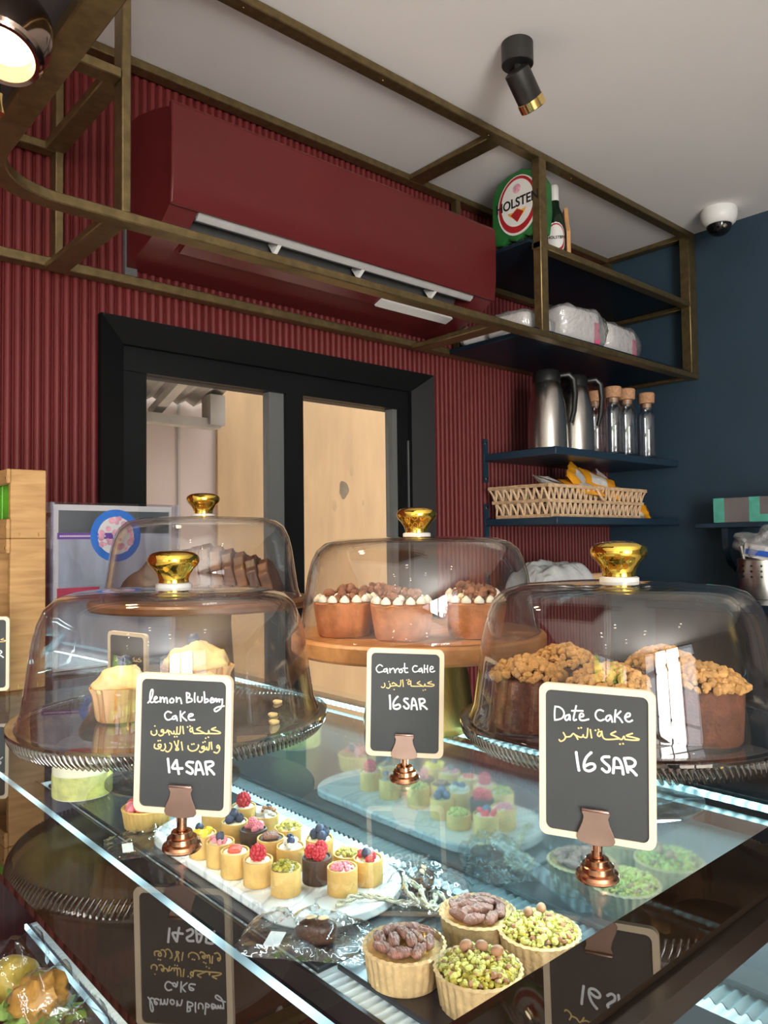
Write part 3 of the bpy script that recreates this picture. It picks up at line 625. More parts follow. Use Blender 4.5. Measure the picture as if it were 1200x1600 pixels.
# ------------------------------------------------------------------ things on the hanging frame's shelves
def soft_pack(loc, rz, sx, sy, sz, label, pink=True):
    t = thing('paper_pack', label, 'paper pack', loc, rz, 'plastic wrapped white paper packs')
    m = MB(); m.ball((0, 0, sz), 1, 24, 16, 1, 1, 1); m.v = [((abs(x)**.35*(1 if x > 0 else -1))*sx, (abs(y)**.35*(1 if y > 0 else -1))*sy, sz+(abs(z-sz)**.4*(1 if z > sz else -1))*sz) for x, y, z in m.v]
    m.v = [(x+.006*noise.noise(Vector((x*30, y*30, z*30+loc[0]))), y, max(0, z+.005*noise.noise(Vector((x*25, z*25, 3+loc[0]))))) for x, y, z in m.v]
    m.build('paper_stack', M['packwhite'], t, smooth=60)
    m = MB(); m.ball((0, 0, sz), 1, 30, 20); m.v = [((abs(x)**.4*(1 if x > 0 else -1))*(sx+.012), (abs(y)**.4*(1 if y > 0 else -1))*(sy+.008), sz+.004+(abs(z-sz)**.45*(1 if z > sz else -1))*(sz+.004)) for x, y, z in m.v]
    m.v = [(x+.014*noise.noise(Vector((x*22, y*22, z*40+loc[0])))+(.03 if x > sx else 0), y+.006*noise.noise(Vector((x*40, z*40, 1))), max(-.000, z+.010*noise.noise(Vector((x*30, y*30, 5+loc[0]))))) for x, y, z in m.v]
    m.build('plastic_wrap', M['poly'], t, smooth=60)
    if pink:
        m = MB(); m.box(sx*.55, sx*.8, -sy-.001, -sy+.002, .01, sz*1.3); m.build('pink_print', M['packpink'], t, smooth=0)
zs = EYE+.7125
soft_pack((2.165, 1.70, zs), .1, .085, .09, .040, 'wrapped paper pack at the left end of the lower brass shelf, half behind the rail', False)
soft_pack((2.395, 1.655, zs), -.1, .108, .075, .068, 'plump wrapped paper pack in the middle of the lower brass shelf')
soft_pack((2.675, 1.665, zs), .05, .118, .075, .060, 'wrapped paper pack nearest the navy wall on the lower brass shelf')
soft_pack((2.13, 1.86, zs), .3, .05, .05, .03, 'small wrapped paper pack at the back left of the lower brass shelf', False)
# carton of bottles, single bottle, plank
def text_mesh(txt, size, mt, name, parent, loc, rot, ext=.0006, sx=1.):
    cu_ = bpy.data.curves.new('tmp', 'FONT'); cu_.body = txt; cu_.size = size; cu_.extrude = ext; cu_.offset = size*.02; cu_.align_x = 'CENTER'; cu_.align_y = 'CENTER'
    o_ = bpy.data.objects.new('tmp', cu_); C.objects.link(o_); dg = bpy.context.evaluated_depsgraph_get(); me = bpy.data.meshes.new_from_object(o_.evaluated_get(dg))
    bpy.data.objects.remove(o_); bpy.data.curves.remove(cu_); me.name = name; me.materials.clear(); me.materials.append(mt)
    o = bpy.data.objects.new(name, me); C.objects.link(o); o.parent = parent; o.location = loc; o.rotation_euler = rot; o.scale = (sx, 1, 1); return o
def oval(mb, cx_, cz_, rx, rz_, y, y1, n=40):
    mb.prism([(cx_+rx*math.cos(2*PI*i/n), cz_+rz_*math.sin(2*PI*i/n)) for i in range(n)], y, y1, 'y'); return mb
zm = EYE+1.0185
ct = thing('bottle_carton', 'green carton of beer bottles with a large oval label on the upper brass shelf', 'bottle carton', (2.150, 1.650, zm), math.radians(-90))
m = MB(); m.prism([(-.095, .028), (-.106, .10), (-.104, .20), (-.080, .245), (-.03, .262), (.03, .266), (.080, .245), (.104, .20), (.106, .10), (.095, .028), (.06, .020), (.035, .035), (.0, .018), (-.035, .035), (-.06, .020)], -.06, .012, 'y'); bevel(m.build('carton', M['green'], ct, smooth=0), .006, 2)
m = MB(); oval(m, .012, .142, .088, .104, -.0625, -.060); m.build('oval_label_edge', M['labelwhite'], ct, smooth=0)
m = MB(); oval(m, .012, .144, .082, .098, -.0635, -.062); m.build('oval_label_band', M['labelred'], ct, smooth=0)
m = MB(); oval(m, .012, .150, .070, .082, -.0645, -.063); m.build('oval_label', M['labelwhite'], ct, smooth=0)
text_mesh('HOLSTEN', .046, M['ink'], 'label_lettering', ct, (.012, -.0650, .150), (PI/2, 0, 0), sx=.92)
m = MB(); m.prism([(.012, .082), (.040, .112), (.012, .128), (-.016, .112)], -.0655, -.064, 'y'); m.build('label_emblem', M['labelred'], ct, smooth=0)
m = MB(); m.prism([(-.018, .108), (-.005, .098), (.012, .118), (.03, .098), (.045, .112), (.052, .124), (.03, .120), (.012, .132), (-.006, .120), (-.03, .122)], -.0652, -.064, 'y'); m.build('label_wing', M['labelgold'], ct, smooth=0)
m = MB(); oval(m, .012, .200, .017, .016, -.0655, -.064); m.build('label_crest', M['flowerpink'], ct, smooth=0)
for bx_ in (-.07, 0, .07):
    for by_ in (-.026,):
        m = MB(); m.lathe([(0, 0), (.026, 0), (.029, .004), (.029, .03)], 16, (bx_, by_, 0)); m.build('bottle_base', M['beerglass'], ct)
bb = thing('beer_bottle', 'dark green beer bottle with a round white label beside the carton', 'bottle', (2.335, 1.660, zm), math.radians(-50))
m = MB(); m.lathe([(0, 0), (.028, 0), (.031, .004), (.031, .135), (.028, .155), (.016, .185), (.0135, .22), (.013, .245)], 28); m.build('glass_body', M['beerglass'], bb)
m = MB(); m.lathe([(.0145, .205), (.0148, .207), (.0143, .252), (.0125, .258), (0, .259)], 24); m.build('neck_foil', M['labelwhite'], bb)
def curved_label(rx, rz_, rad, zc):
    m = MB(); n, k = 20, 4; vs = [(0, -rad, zc)]
    for j in range(1, k+1):
        for i in range(n):
            a = 2*PI*i/n; x = rx*j/k*math.cos(a); q = x/.031; vs.append((rad*math.sin(q), -rad*math.cos(q), zc+rz_*j/k*math.sin(a)))
    fs = [(0, 1+i, 1+(i+1) % n) for i in range(n)]+[(1+(j-1)*n+i, 1+j*n+i, 1+j*n+(i+1) % n, 1+(j-1)*n+(i+1) % n) for j in range(1, k) for i in range(n)]
    m.add(vs, fs); return m
curved_label(.036, .052, .0314, .075).build('label_edge', M['labelwhite'], bb, clean=False); curved_label(.033, .048, .0317, .075).build('label_band', M['labelred'], bb, clean=False); curved_label(.028, .040, .0320, .078).build('label', M['labelwhite'], bb, clean=False)
text_mesh('HOLSTEN', .013, M['ink'], 'label_lettering', bb, (0, -.0326, .075), (PI/2, 0, 0), ext=.0003)
bb.scale = (1.13, 1.13, 1.13)
pl = thing('wooden_paddle', 'pale wooden paddle standing on edge behind the beer bottle', 'wooden board', (2.488, 1.722, zm), math.radians(43))
bevel(MB().prism([(-.09, .0), (.09, .0), (.085, .15), (.05, .20), (.03, .262), (-.03, .262), (-.05, .20), (-.085, .15)], -.008, .008, 'y').build('paddle', M['plank'], pl, smooth=0), .003, 2)
# ------------------------------------------------------------------ glass display case
KX0, KX1, KY0, KY1 = .152, .705, .195, 1.42
ZT = EYE-.22                                    # upper face of the glass top
dcase = thing('display_case', 'glass pastry display case with dark edge band and lit shelves', 'display case', (.43, .80, 0))
dl = Vector(dcase.location)
def kb(mb, n, mt, smooth=30, clean=True): mb.v = [tuple(Vector(p)-dl) for p in mb.v]; return mb.build(n, mt, dcase, smooth=smooth, clean=clean)
tg = MB().box(.2135, KX1, .250, KY1-.05, ZT-.008, ZT); tg.mi = [1, 0, 1, 1, 1, 1]
kb(tg, 'top_glass', (M['glass'], M['clearface']), 0)
m = MB(); zb0, zb1 = ZT-.005, ZT
m.prism([(KX0, .207), (KX1, .207), (KX1, .2498), (.2133, .2498), (.2133, KY1-.0502), (KX1, KY1-.0502), (KX1, KY1), (KX0, KY1)], zb0, zb1, 'z'); kb(m, 'border_band', M['border'], 0)
for (x0, x1, y0, y1, z0, z1) in ((KX0-.002, KX1, KY0, .2068, ZT-.017, ZT-.004), (KX1-.012, KX1+.003, .2068, KY1, ZT-.017, ZT-.0085)): kb(MB().box(x0, x1, y0, y1, z0, z1), 'top_frame', M['ledge'], 0)
m = MB(); m.box(.2236, .2272, .2505, KY1-.05, ZT-.0125, ZT-.0085); kb(m, 'glass_edge_light', M['lededge'], 0)
m = MB(); m.box(.6735, .6810, .252, KY1-.06, ZT-.0125, ZT-.0085); kb(m, 'led_strip', M['led'], 0)
m = MB(); m.box(.659, .672, .21, KY1-.03, ZT-.030, ZT-.018); kb(m, 'door_track', M['steel'], 0)
for (lx, ly) in ((.640, .012),):
    light('case_strip_light', 'AREA', (lx, (.26+KY1-.06)/2, ZT-.022), 3.6, (.62, .93, 1.0), shape='RECTANGLE', size=ly, size_y=KY1-.34).rotation_euler = (0, .55, 0)
MIR = .661; ZD = EYE-.400
m = MB(); m.box(MIR, MIR+.006, .212, .80, ZD-.004, ZT-.0305); kb(m, 'sliding_door', M['mirror'], 0)
m = MB(); m.box(MIR+.001, MIR+.010, .795, KY1-.035, ZD-.004, ZT-.0305); kb(m, 'sliding_door', M['mirror'], 0)
m = MB(); m.box(.154, .159, .2069, KY1, EYE-1.05, ZT-.0052); kb(m, 'front_glass', M['caseglass'], 0)
m = MB(); m.box(.154, .70, .1985, .2035, EYE-1.05, ZT-.0172); kb(m, 'end_glass', M['caseglass'], 0)
def ribbed(x0, x1, y0, y1, z, pitch=.0105, h=.0042):
    m = MB(); n = int((y1-y0)/pitch); pts = []
    for i in range(n):
        for q in range(8): pts.append((y0+(i+q/8)*pitch, z-h+h*(.5-.5*math.cos(2*PI*q/8))))
    pts += [(y1, z-h), (y1, z-.008), (y0, z-.008)]
    m.prism(pts, x0, x1, 'x'); return m
kb(ribbed(.427, .6605, .205, KY1-.04, ZD), 'ribbed_shelf', M['deck'], 60, False)
m = MB(); m.box(.424, .428, .205, KY1-.04, ZD-.022, ZD+.001); kb(m, 'shelf_lip', M['cabinet'], 0)
kb(ribbed(.418, .446, .205, KY1-.04, EYE-.630), 'ribbed_shelf', M['deck'], 60, False)
kb(MB().box(.4462, .688, .205, KY1-.04, EYE-.640, EYE-.630), 'middle_shelf', M['tray'], 0)
m = MB(); m.box(.412, .418, .205, KY1-.04, EYE-.668, EYE-.634); kb(m, 'shelf_apron', M['apron'], 0)
m = MB(); m.box(.409, .4125, .205, KY1-.04, EYE-.640, EYE-.632); kb(m, 'shelf_light', M['lededge'], 0)
m = MB(); m.box(.17, .70, .195, KY1-.04, EYE-.712, EYE-.702); kb(m, 'lower_shelf', M['shelf'], 0)
kb(MB().box(KX0, KX1, KY0, KY1, 0, EYE-1.05), 'base_cabinet', M['cabinet'], 0)
m = MB(); m.box(.162, .700, KY1-.012, KY1-.002, EYE-1.05, ZT-.035); kb(m, 'back_end_panel', M['cabinet'], 0)
m = MB(); m.box(.690, .702, .195, KY1-.015, EYE-1.05, ZD-.03); kb(m, 'rear_panel', M['cabinet'], 0)
# slate trays, marble board
def tray(y0, y1, label, hx=.0925):
    t = thing('slate_tray', label, 'tray', (.633-hx, (y0+y1)/2, ZD+.0003)); h = (y1-y0)/2
    bevel(MB().box(-hx, hx, -h, h, 0, .006).build('tray_plate', M['tray'], t, smooth=0), .0015, 1)
tray(.215, .580, 'black slate tray carrying the four large tarts')
tray(.585, 1.33, 'black slate tray under the white marble board', .1015)
ZR = ZD+.0063
mb_ = thing('marble_board', 'white marble serving board holding the mini tarts', 'serving board', (.528, .815, ZR), 0)
n = 28; hw, hl = .085, .195; pts = []
for i in range(n+1): a = PI*i/n; pts.append((hw*math.cos(a), hl-.06+.06*math.sin(a)))
for i in range(n+1): a = PI+PI*i/n; pts.append((hw*math.cos(a), -hl+.075+.075*math.sin(a)))
bevel(MB().prism(pts, 0, .013, 'z').build('slab', M['marble'], mb_, smooth=30), .003, 2)
# twine loop through the board end
m = MB(); k = 70; pts = []
cpts = [Vector(p) for p in ((-.03, -.172, .017), (-.005, -.178, .020), (.015, -.19, .016), (.045, -.200, .004), (.060, -.205, .012), (.052, -.19, .024), (.044, -.202, .016), (.055, -.222, .005), (.075, -.215, .010), (.070, -.235, .006), (.045, -.232, .010), (.06, -.205, .016), (.085, -.20, .006))]
def catmull(P, per=8):
    out = []
    for i in range(len(P)-1):
        p0, p1, p2, p3 = P[max(i-1, 0)], P[i], P[i+1], P[min(i+2, len(P)-1)]
        for q in range(per):
            t = q/per; out.append(.5*((2*p1)+(p2-p0)*t+(2*p0-5*p1+4*p2-p3)*t*t+(3*p1-p0-3*p2+p3)*t**3))
    return out+[P[-1]]
cc = catmull(cpts)
for ph in (0, PI):
    m.tube([p+Vector((.0017*math.cos(ph+i*.9), .0017*math.sin(ph+i*.9), .0017*math.sin(ph+i*.9))) for i, p in enumerate(cc)], .0019, 6)
m.build('twine', M['rope'], mb_, smooth=60)

# ------------------------------------------------------------------ fruit toppings
def raspberry(c, r=.0075, name='raspberry', mt='raspberry', parent=None):
    m = MB(); m.ball(c, r*.86, 10, 8, 1, 1, 1.1)
    for i in range(5):
        th = .25+i*.52; k = max(4, int(11*math.sin(th)))
        for j in range(k):
            a = 2*PI*j/k+i*.4; m.ball((c[0]+r*.85*math.sin(th)*math.cos(a), c[1]+r*.85*math.sin(th)*math.sin(a), c[2]+r*.95*math.cos(th)), r*.30, 6, 5)
    return m.build(name, M[mt], parent, smooth=60, clean=False)
def blueberry(c, r=.0055, parent=None, rot=None):
    m = MB(); rot = rot or RX(random.uniform(-.6, .6))@RY(random.uniform(-.6, .6))
    m.lathe([(0, -r), (r*.6, -r*.8), (r, 0), (r*.75, r*.68), (r*.42, r*.86), (r*.36, r*.98), (r*.26, r*.80), (0, r*.72)], 14, c, mat=rot); return m.build('blueberry', M['blueberry'], parent, smooth=50)
def chunks(c, R, n, s, mt, name, parent, zs=.3, seed=0, sq=(1, 1, 1), up=.004):
    rnd = random.Random(seed); m = MB()
    for i in range(n):
        a = rnd.uniform(0, 2*PI); q = R*math.sqrt(rnd.random()); z = c[2]+up*(1-(q/R)**2)+rnd.uniform(0, zs*s); k = s*rnd.uniform(.6, 1.3)
        m.ball((c[0]+q*math.cos(a), c[1]+q*math.sin(a), z), k, 6, 4, sq[0]*rnd.uniform(.7, 1.2), sq[1]*rnd.uniform(.7, 1.2), sq[2]*rnd.uniform(.6, 1.1), rough=.9, freq=100, rot=RZ(rnd.uniform(0, 6))@RX(rnd.uniform(-1, 1)), seed=i)
    return m.build(name, M[mt], parent, smooth=40, clean=False)
# mini tarts: a short straight shell, a filling and a topping each
def mini(name_label, xy, crust='crust', fill='cream', r=.0165, h=.027):
    t = thing('mini_tart', name_label, 'tart', (xy[0], xy[1], ZR+.0133), random.uniform(0, 6), 'mini tarts on the marble board')
    m = MB(); m.lathe([(0, 0), (r*.97, 0), (r, .001), (r*1.01, h-.001), (r, h), (r*.90, h), (r*.88, h-.004), (0, h-.0045)], 28); m.build('crust', M[crust], t)
    m = MB(); m.lathe([(r*.885, h-.0038), (r*.8, h-.0012), (r*.4, h-.0002), (0, h)], 24); m.build('filling', M[fill], t)
    return t, h
t, h = mini('mini tart topped with one big red raspberry, at the marble front edge', (.469, .749)); raspberry((0, 0, h+.006), .0088, parent=t)
t, h = mini('mini tart with glazed strawberry slices beside the big raspberry tart', (.462, .787))
for q in (-.0055, .0, .0055):
    m = MB(); m.ball((q, 0, h+.0015), .0085, 10, 7, .36, 1, .42, rot=RY(.5)); m.build('strawberry_slice', M['strawberry'], t, smooth=60)
t, h = mini('mini tart with dark berries and pink edge near the board end', (.464, .824)); chunks((0, 0, h), .010, 8, .0042, 'pink', 'fruit_pieces', t, seed=1); blueberry((.002, 0, h+.006), parent=t)
t, h = mini('mini tart with yellow fruit and a blueberry, nearest the first price sign', (.461, .862)); chunks((0, 0, h), .011, 9, .0050, 'mango', 'yellow_fruit', t, seed=2); blueberry((.003, .002, h+.007), parent=t)
t, h = mini('mini tart heaped with green pistachio crumbs at the marble front', (.479, .709)); chunks((0, 0, h), .0135, 46, .0026, 'pistachio', 'pistachio_crumbs', t, seed=3)
t, h = mini('mini tart covered with pink chopped fruit at the rounded board end', (.525, .668)); chunks((0, 0, h-.001), .0115, 26, .0028, 'pink', 'chopped_fruit', t, seed=4, up=.002)
t, h = mini('mini tart with blueberry and raspberry pieces, nearest the mirrored doors', (.561, .667)); chunks((0, 0, h), .0105, 8, .0042, 'raspberry', 'raspberry_pieces', t, seed=5); blueberry((-.002, .001, h+.005), .006, parent=t)
t, h = mini('dark chocolate mini tart crowned with raspberries', (.521, .709), 'choc', 'choc'); raspberry((-.006, -.003, h+.005), .0072, parent=t); raspberry((.006, -.004, h+.005), .0072, parent=t); raspberry((.001, .006, h+.007), .0075, parent=t)
t, h = mini('golden mini tart heaped with dark blueberries, behind the chocolate raspberry one', (.556, .751))
for c in ((-.006, -.004, 0), (.006, -.005, 0), (.0, .006, 0), (.0, -.001, .006)): blueberry((c[0], c[1], h+.004+c[2]), .0064, parent=t)
t, h = mini('white icing mini tart with small blueberries in the middle of the board', (.517, .755), 'crust', 'whitecream'); chunks((0, 0, h), .011, 10, .0046, 'whitecream', 'icing_dots', t, seed=6); blueberry((.004, -.003, h+.007), .005, parent=t); blueberry((-.004, .003, h+.007), .005, parent=t)
t, h = mini('mini tart with dark pecan halves in the middle of the board', (.514, .792), 'crust', 'choc')
for q in (-.005, .0, .005):
    m = MB(); m.ball((q, 0, h+.002), .010, 10, 7, .38, 1, .35, rough=.2, freq=300); m.build('pecan', M['pecan'], t, smooth=60)
t, h = mini('dark chocolate mini tart with pink fruit on top', (.514, .831), 'choc', 'choc'); chunks((0, 0, h), .0105, 14, .0042, 'pink', 'pink_fruit', t, seed=7); raspberry((.002, .0, h+.008), .0055, mt='pink', parent=t)
t, h = mini('golden mini tart with a cluster of blueberries at the board back', (.510, .869))
for c in ((-.006, -.004, 0), (.006, -.005, 0), (.0, .006, 0), (.001, -.001, .006)): blueberry((c[0], c[1], h+.004+c[2]), .0062, parent=t)
t, h = mini('mini tart with a tall raspberry standing at the far end of the board', (.549, .912)); raspberry((0, 0, h+.007), .0092, parent=t)
t, h = mini('white mini tart with almond flakes and blueberries at the far board end', (.552, .862), 'crust', 'whitecream'); chunks((0, 0, h), .011, 12, .0042, 'whitecream', 'icing_dots', t, seed=8); chunks((0, 0, h+.004), .009, 7, .0035, 'hazel', 'nut_pieces', t, seed=9); blueberry((-.004, -.004, h+.007), .005, parent=t)
t, h = mini('mini tart with grey brown nuts at the back behind the yellow fruit one', (.507, .916), 'crust', 'whitecream'); chunks((0, 0, h), .0115, 16, .0040, 'hazel', 'nut_pieces', t, seed=10); blueberry((0, 0, h+.007), .005, parent=t)
t, h = mini('pale green mini tart half hidden between the white ones', (.548, .806)); chunks((0, 0, h), .0125, 30, .0030, 'pistpale', 'pistachio_flakes', t, seed=11)
t, h = mini('pale green mini tart behind the pink one near the mirrored doors', (.566, .710), h=.018); chunks((0, 0, h), .0125, 30, .0030, 'pistpale', 'pistachio_flakes', t, seed=12)
# big tarts with fluted pastry shells
def big_tart(name, label, xy, r=.0375, h=.030, crust='crustdark', rim=.0):
    t = thing(name, label, 'tart', (xy[0], xy[1], ZR), random.uniform(0, 6), 'large fluted tarts on the slate tray')
    nf = 30
    def mod(a, i): return 1+(.016*math.cos(nf*a) if i in (2, 3, 4, 5) else 0)
    m = MB(); m.lathe([(0, 0), (r*.86, 0), (r*.88, .001), (r*.98, h*.90), (r*1.02, h), (r*.95, h+.0015), (r*.88, h-.003), (0, h-.004)], 26*8, mod=mod); m.build('crust', M[crust], t, smooth=60)
    return t, h
for label, xy, sd in (('pecan tart nearest the glass corner, brown nut halves in a fluted shell', (.479, .520), 1), ('pecan tart next to the ribbed strip, brown nut halves in a fluted shell', (.573, .515), 2)):
    t, h = big_tart('pecan_tart', label, xy); m = MB(); m.lathe([(.0335, h-.003), (.02, h-.0015), (0, h-.001)], 28); m.build('filling', M['crumb'], t); rnd = random.Random(sd)
    spots = [(.0225*math.cos(2*PI*i/8+sd), .0225*math.sin(2*PI*i/8+sd), 2*PI*i/8+sd+.35+rnd.uniform(-.3, .3), .0030) for i in range(8)]+[(.007, .004, .3+sd, .0055), (-.007, .003, .5+sd, .0055), (.0, -.010, .2+sd, .0052), (.001, .011, .6+sd, .004)]
    for (x, y, a, z) in spots:
        m = MB(); n2 = 14
        m.ball((0, 0, 0), .0120, 16, 10, .50, 1.0, .34)
        m.v = [(vx*(1+.12*math.cos(vx*1700)), vy, vz+.0011*math.cos(vx*2300+1)*(1 if vz > 0 else 0)) for vx, vy, vz in m.v]
        q = RZ(a)@RY(rnd.uniform(-.25, .25)); m.v = [tuple(q@Vector(p)+Vector((x, y, h+z))) for p in m.v]
        m.build('pecan_half', M['pecan'], t, smooth=60)
for label, xy, sd in (('pistachio tart at the near glass corner, green nuts with hazelnuts on top', (.499, .449), 3), ('pistachio tart beside the dark end band, green nut crumbs', (.588, .452), 4)):
    t, h = big_tart('pistachio_tart', label, xy)
    chunks((0, 0, h-.002), .0345, 420, .0026, 'pistachio', 'pistachio_topping', t, seed=sd, up=.008); chunks((0, 0, h+.001), .032, 150, .0025, 'mango' if False else 'pistpale', 'pale_nut_pieces', t, seed=sd+10, up=.008); chunks((0, 0, h+.001), .032, 40, .0025, 'hazel', 'brown_nut_pieces', t, seed=sd+20, up=.008)
    for (x, y) in ((.008, .009), (.017, -.003), (-.005, .014))[:3 if sd == 3 else 2]:
        m = MB(); m.ball((x, y, h+.012), .0062, 12, 8, 1, .8, .8, rough=.2, freq=100); m.build('hazelnut', M['hazel'], t, smooth=60)
t, h = big_tart('fruit_tart', 'round fruit tart below the first price sign, red and blue fruit on top', (.470, 1.040), .034, .026, 'crust')
chunks((0, 0, h), .026, 9, .008, 'pink', 'red_fruit', t, seed=20); blueberry((.004, -.012, h+.008), .007, parent=t); chunks((0, 0, h+.002), .024, 6, .008, 'strawberry', 'strawberry_pieces', t, seed=21)
t = thing('pistachio_cake', 'tall pale green layered cake with pistachio crumbs at the far end of the case', 'cake', (.455, 1.245, ZR))
m = MB(); m.lathe([(0, 0), (.044, 0), (.045, .002), (.045, .050), (.043, .053), (0, .054)], 40); m.build('cake_body', M['cream'], t); chunks((0, 0, .054), .040, 120, .006, 'pistachio', 'pistachio_topping', t, seed=31, up=.006)
m = MB(); m.lathe([(.0455, .002), (.0457, .020), (.0457, .034), (.0455, .036)], 40); m.build('green_layer', M['pistpale'], t)
# cellophane packets of chocolate dates
def date_bag(label, loc, rz, w, d, hh, nd=1):
    t = thing('date_packet', label, 'packet', loc, rz, 'cellophane packets of stuffed dates')
    n, k = 34, 22; m = MB(); vs = []
    for sd in (1, 0):
        for i in range(n+1):
            for j in range(k+1):
                u, v = i/n*2-1, j/k*2-1; e = max(0, 1-u*u)*max(0, 1-v*v)
                q = noise.noise(Vector((u*4+loc[0]*30, v*4, sd*3)))+.6*noise.noise(Vector((u*11, v*9+loc[1]*30, sd*3)))
                vs.append((u*w+.003*q, v*d+.003*q, .001+(hh*e**.5*(.8+.35*q) if sd else .0005)))
    K = (n+1)*(k+1); fs = [(sd*K+i*(k+1)+j, sd*K+(i+1)*(k+1)+j, sd*K+(i+1)*(k+1)+j+1, sd*K+i*(k+1)+j+1) for sd in (0, 1) for i in range(n) for j in range(k)]
    m.add(vs, fs); m.build('cellophane', M['cello'], t, smooth=35, clean=False)
    for q in range(nd):
        m = MB(); m.ball((.012-q*.02, -.002+q*.004, .013), .016, 18, 12, 1.35, .9, .75, rough=.25, freq=60); m.build('chocolate_date', M['datefruit'], t, smooth=60)
        for sx in (-.006, .006):
            m = MB(); m.ball((.012-q*.02+sx, -.002, .0255), .006, 10, 6, 1.0, .55, .3, rot=RZ(.4)); m.build('almond_flake', M['almond'], t, smooth=60)
    MB().box(-w*.60, -w*.36, -d*.4, d*.35, .001, .0018).build('paper_card', M['packwhite'], t, smooth=0)
date_bag('cellophane packet with a chocolate date and white card in front of the marble board', (.449, .630, ZR+.0005), math.radians(-50), .066, .036, .030)
date_bag('cellophane packet with almond dates leaning by the twine and the ribbed strip', (.597, .622, ZR+.0005), math.radians(35), .040, .056, .036, 1)
date_bag('crumpled cellophane packet at the far left of the marble board', (.440, .968, ZR+.0005), math.radians(-20), .055, .040, .020, 0)

# ------------------------------------------------------------------ wrapped pastries and price cards on the lower shelf
light('case_front_light', 'AREA', (.185, .80, ZT-.0065), 1.9, (.80, .95, 1.0), shape='RECTANGLE', size=.01, size_y=1.05).rotation_euler = (0, -.35, 0)
ZL = EYE-.7015
def sandwich(label, xy, kind):
    t = thing('wrapped_pastry', label, 'pastry', (xy[0], xy[1], ZL), random.uniform(-.3, .3))
    if kind == 0:
        m = MB(); m.ball((0, 0, .042), .043, 20, 14, 1, 1.15, .95, rough=.35, freq=26); m.build('pastry', M['yellowcake'], t, smooth=60)
    elif kind == 1:
        m = MB(); m.ball((0, 0, .030), .046, 20, 12, .95, 1.1, .55, rough=.2, freq=20); m.build('bread', M['bun'], t, smooth=60)
        m = MB(); m.ball((-.01, 0, .056), .050, 26, 10, .9, 1.1, .22, rough=1.2, freq=60); m.build('lettuce', M['lettuce'], t, smooth=60)
        m = MB(); m.ball((-.008, 0, .076), .041, 22, 14, .85, 1.05, .6, rough=.5, freq=60); m.build('bread_top', M['bun'], t, smooth=60)
    else:
        m = MB(); m.ball((0, 0, .038), .045, 20, 14, .95, 1.1, .8, rough=.3, freq=22); m.build('bread', M['crust'], t, smooth=60)
    m = MB(); m.ball((0, 0, .060), .053, 26, 18, .92, 1.1, 1.05, rough=.3, freq=34); m.v = [(x, y, max(0, z)) for x, y, z in m.v]; m.build('clear_wrap', M['cello'], t, smooth=40, clean=False)
sandwich('yellow wrapped pastry on the lower shelf behind the front glass', (.362, 1.250), 0)
sandwich('wrapped roll with green lettuce on the lower shelf', (.362, 1.130), 1)
sandwich('pale wrapped bread on the lower shelf nearest the case corner', (.362, 1.005), 2)
for i, (y, lb_) in enumerate(((1.24, 'dark price card in front of the yellow wrapped pastry'), (1.10, 'dark price card in front of the lettuce roll'), (.96, 'dark price card in front of the pale wrapped bread'))):
    o = MB().box(-.003, .003, -.045, .045, 0, .075).build('price_card', M['card'], None, smooth=0); o.location = (.288, y-.02, ZL+.0005); tag(o, lb_, 'price card', 'price cards on the lower shelf')
# ------------------------------------------------------------------ cake stands and glass domes
def ribbed_stand(label, xy, rp, hp, rf):
    """footed glass stand: ribbed-rim plate, short stem, wide foot"""
    t = thing('cake_stand', label, 'cake stand', (xy[0], xy[1], ZT+.0003))
    nr = int(2*PI*rp/.0052)
    m = MB(); n = nr*4
    def mod(a, i): return 1+((.0022/rp)*(.5+.5*math.cos(nr*(a))) if i in (3, 4, 5) else 0)
    prof = [(0, hp-.006), (rp*.86, hp-.006), (rp*.93, hp-.0075), (rp*.955, hp-.0105), (rp*.975, hp-.007), (rp*.985, hp-.0025), (rp*1.0, hp-.001), (rp*1.0, hp+.0012), (rp*.985, hp+.0012), (rp*.90, hp-.001), (0, hp-.001)]
    m.lathe(prof, n, mod=mod); m.build('plate', M['stand'], t, smooth=25, clean=False)
    m = MB()
    for i in range(nr):   # ribbed band moulded under the rim
        a = 2*PI*i/nr; p0 = Vector((rp*.985*math.cos(a), rp*.985*math.sin(a), hp-.002)); p1 = Vector((rp*.955*math.cos(a+.045), rp*.955*math.sin(a+.045), hp-.0135)); m.tube([p0, p0.lerp(p1, .5)+Vector((math.cos(a), math.sin(a), 0))*.0012, p1], [.0014, .0019, .0012], 6)
    m.build('rim_ribs', M['standrib'], t, smooth=60, clean=False)
    m = MB(); m.lathe([(.014, hp-.006), (.012, hp-.014), (.0115, .022), (.016, .012), (.019, .0085)], 32); m.build('stem', M['thickglass'], t)
    m = MB(); m.lathe([(0, .0095), (.018, .0085), (rf*.55, .0062), (rf*.93, .0040), (rf, .0028), (rf, .0008), (rf*.97, 0), (rf*.6, .0012), (0, .003)], 56); m.build('foot', M['thickglass'], t)
    return ZT+hp
def wood_stand(label, xy, rp, hp, rb, th=.020, mb='boardwood', mg='golddrum', gn='gold_base'):
    t = thing('cake_stand', label, 'cake stand', (xy[0], xy[1], ZT+.0003))
    m = MB(); m.lathe([(0, hp-th), (rp*.985, hp-th), (rp, hp-th+.003), (rp, hp-.003), (rp*.985, hp), (0, hp)], 72); m.build('wooden_board', M[mb], t)
    m = MB(); m.lathe([(0, .001), (rb*.97, .001), (rb, .004), (rb*1.01, .012), (rb*.94, (hp-th)*.45), (rb*.88, (hp-th)*.8), (rb*.90, hp-th-.0005), (0, hp-th-.0005)], 64); m.build(gn, M[mg], t)
    return ZT+.0003+hp
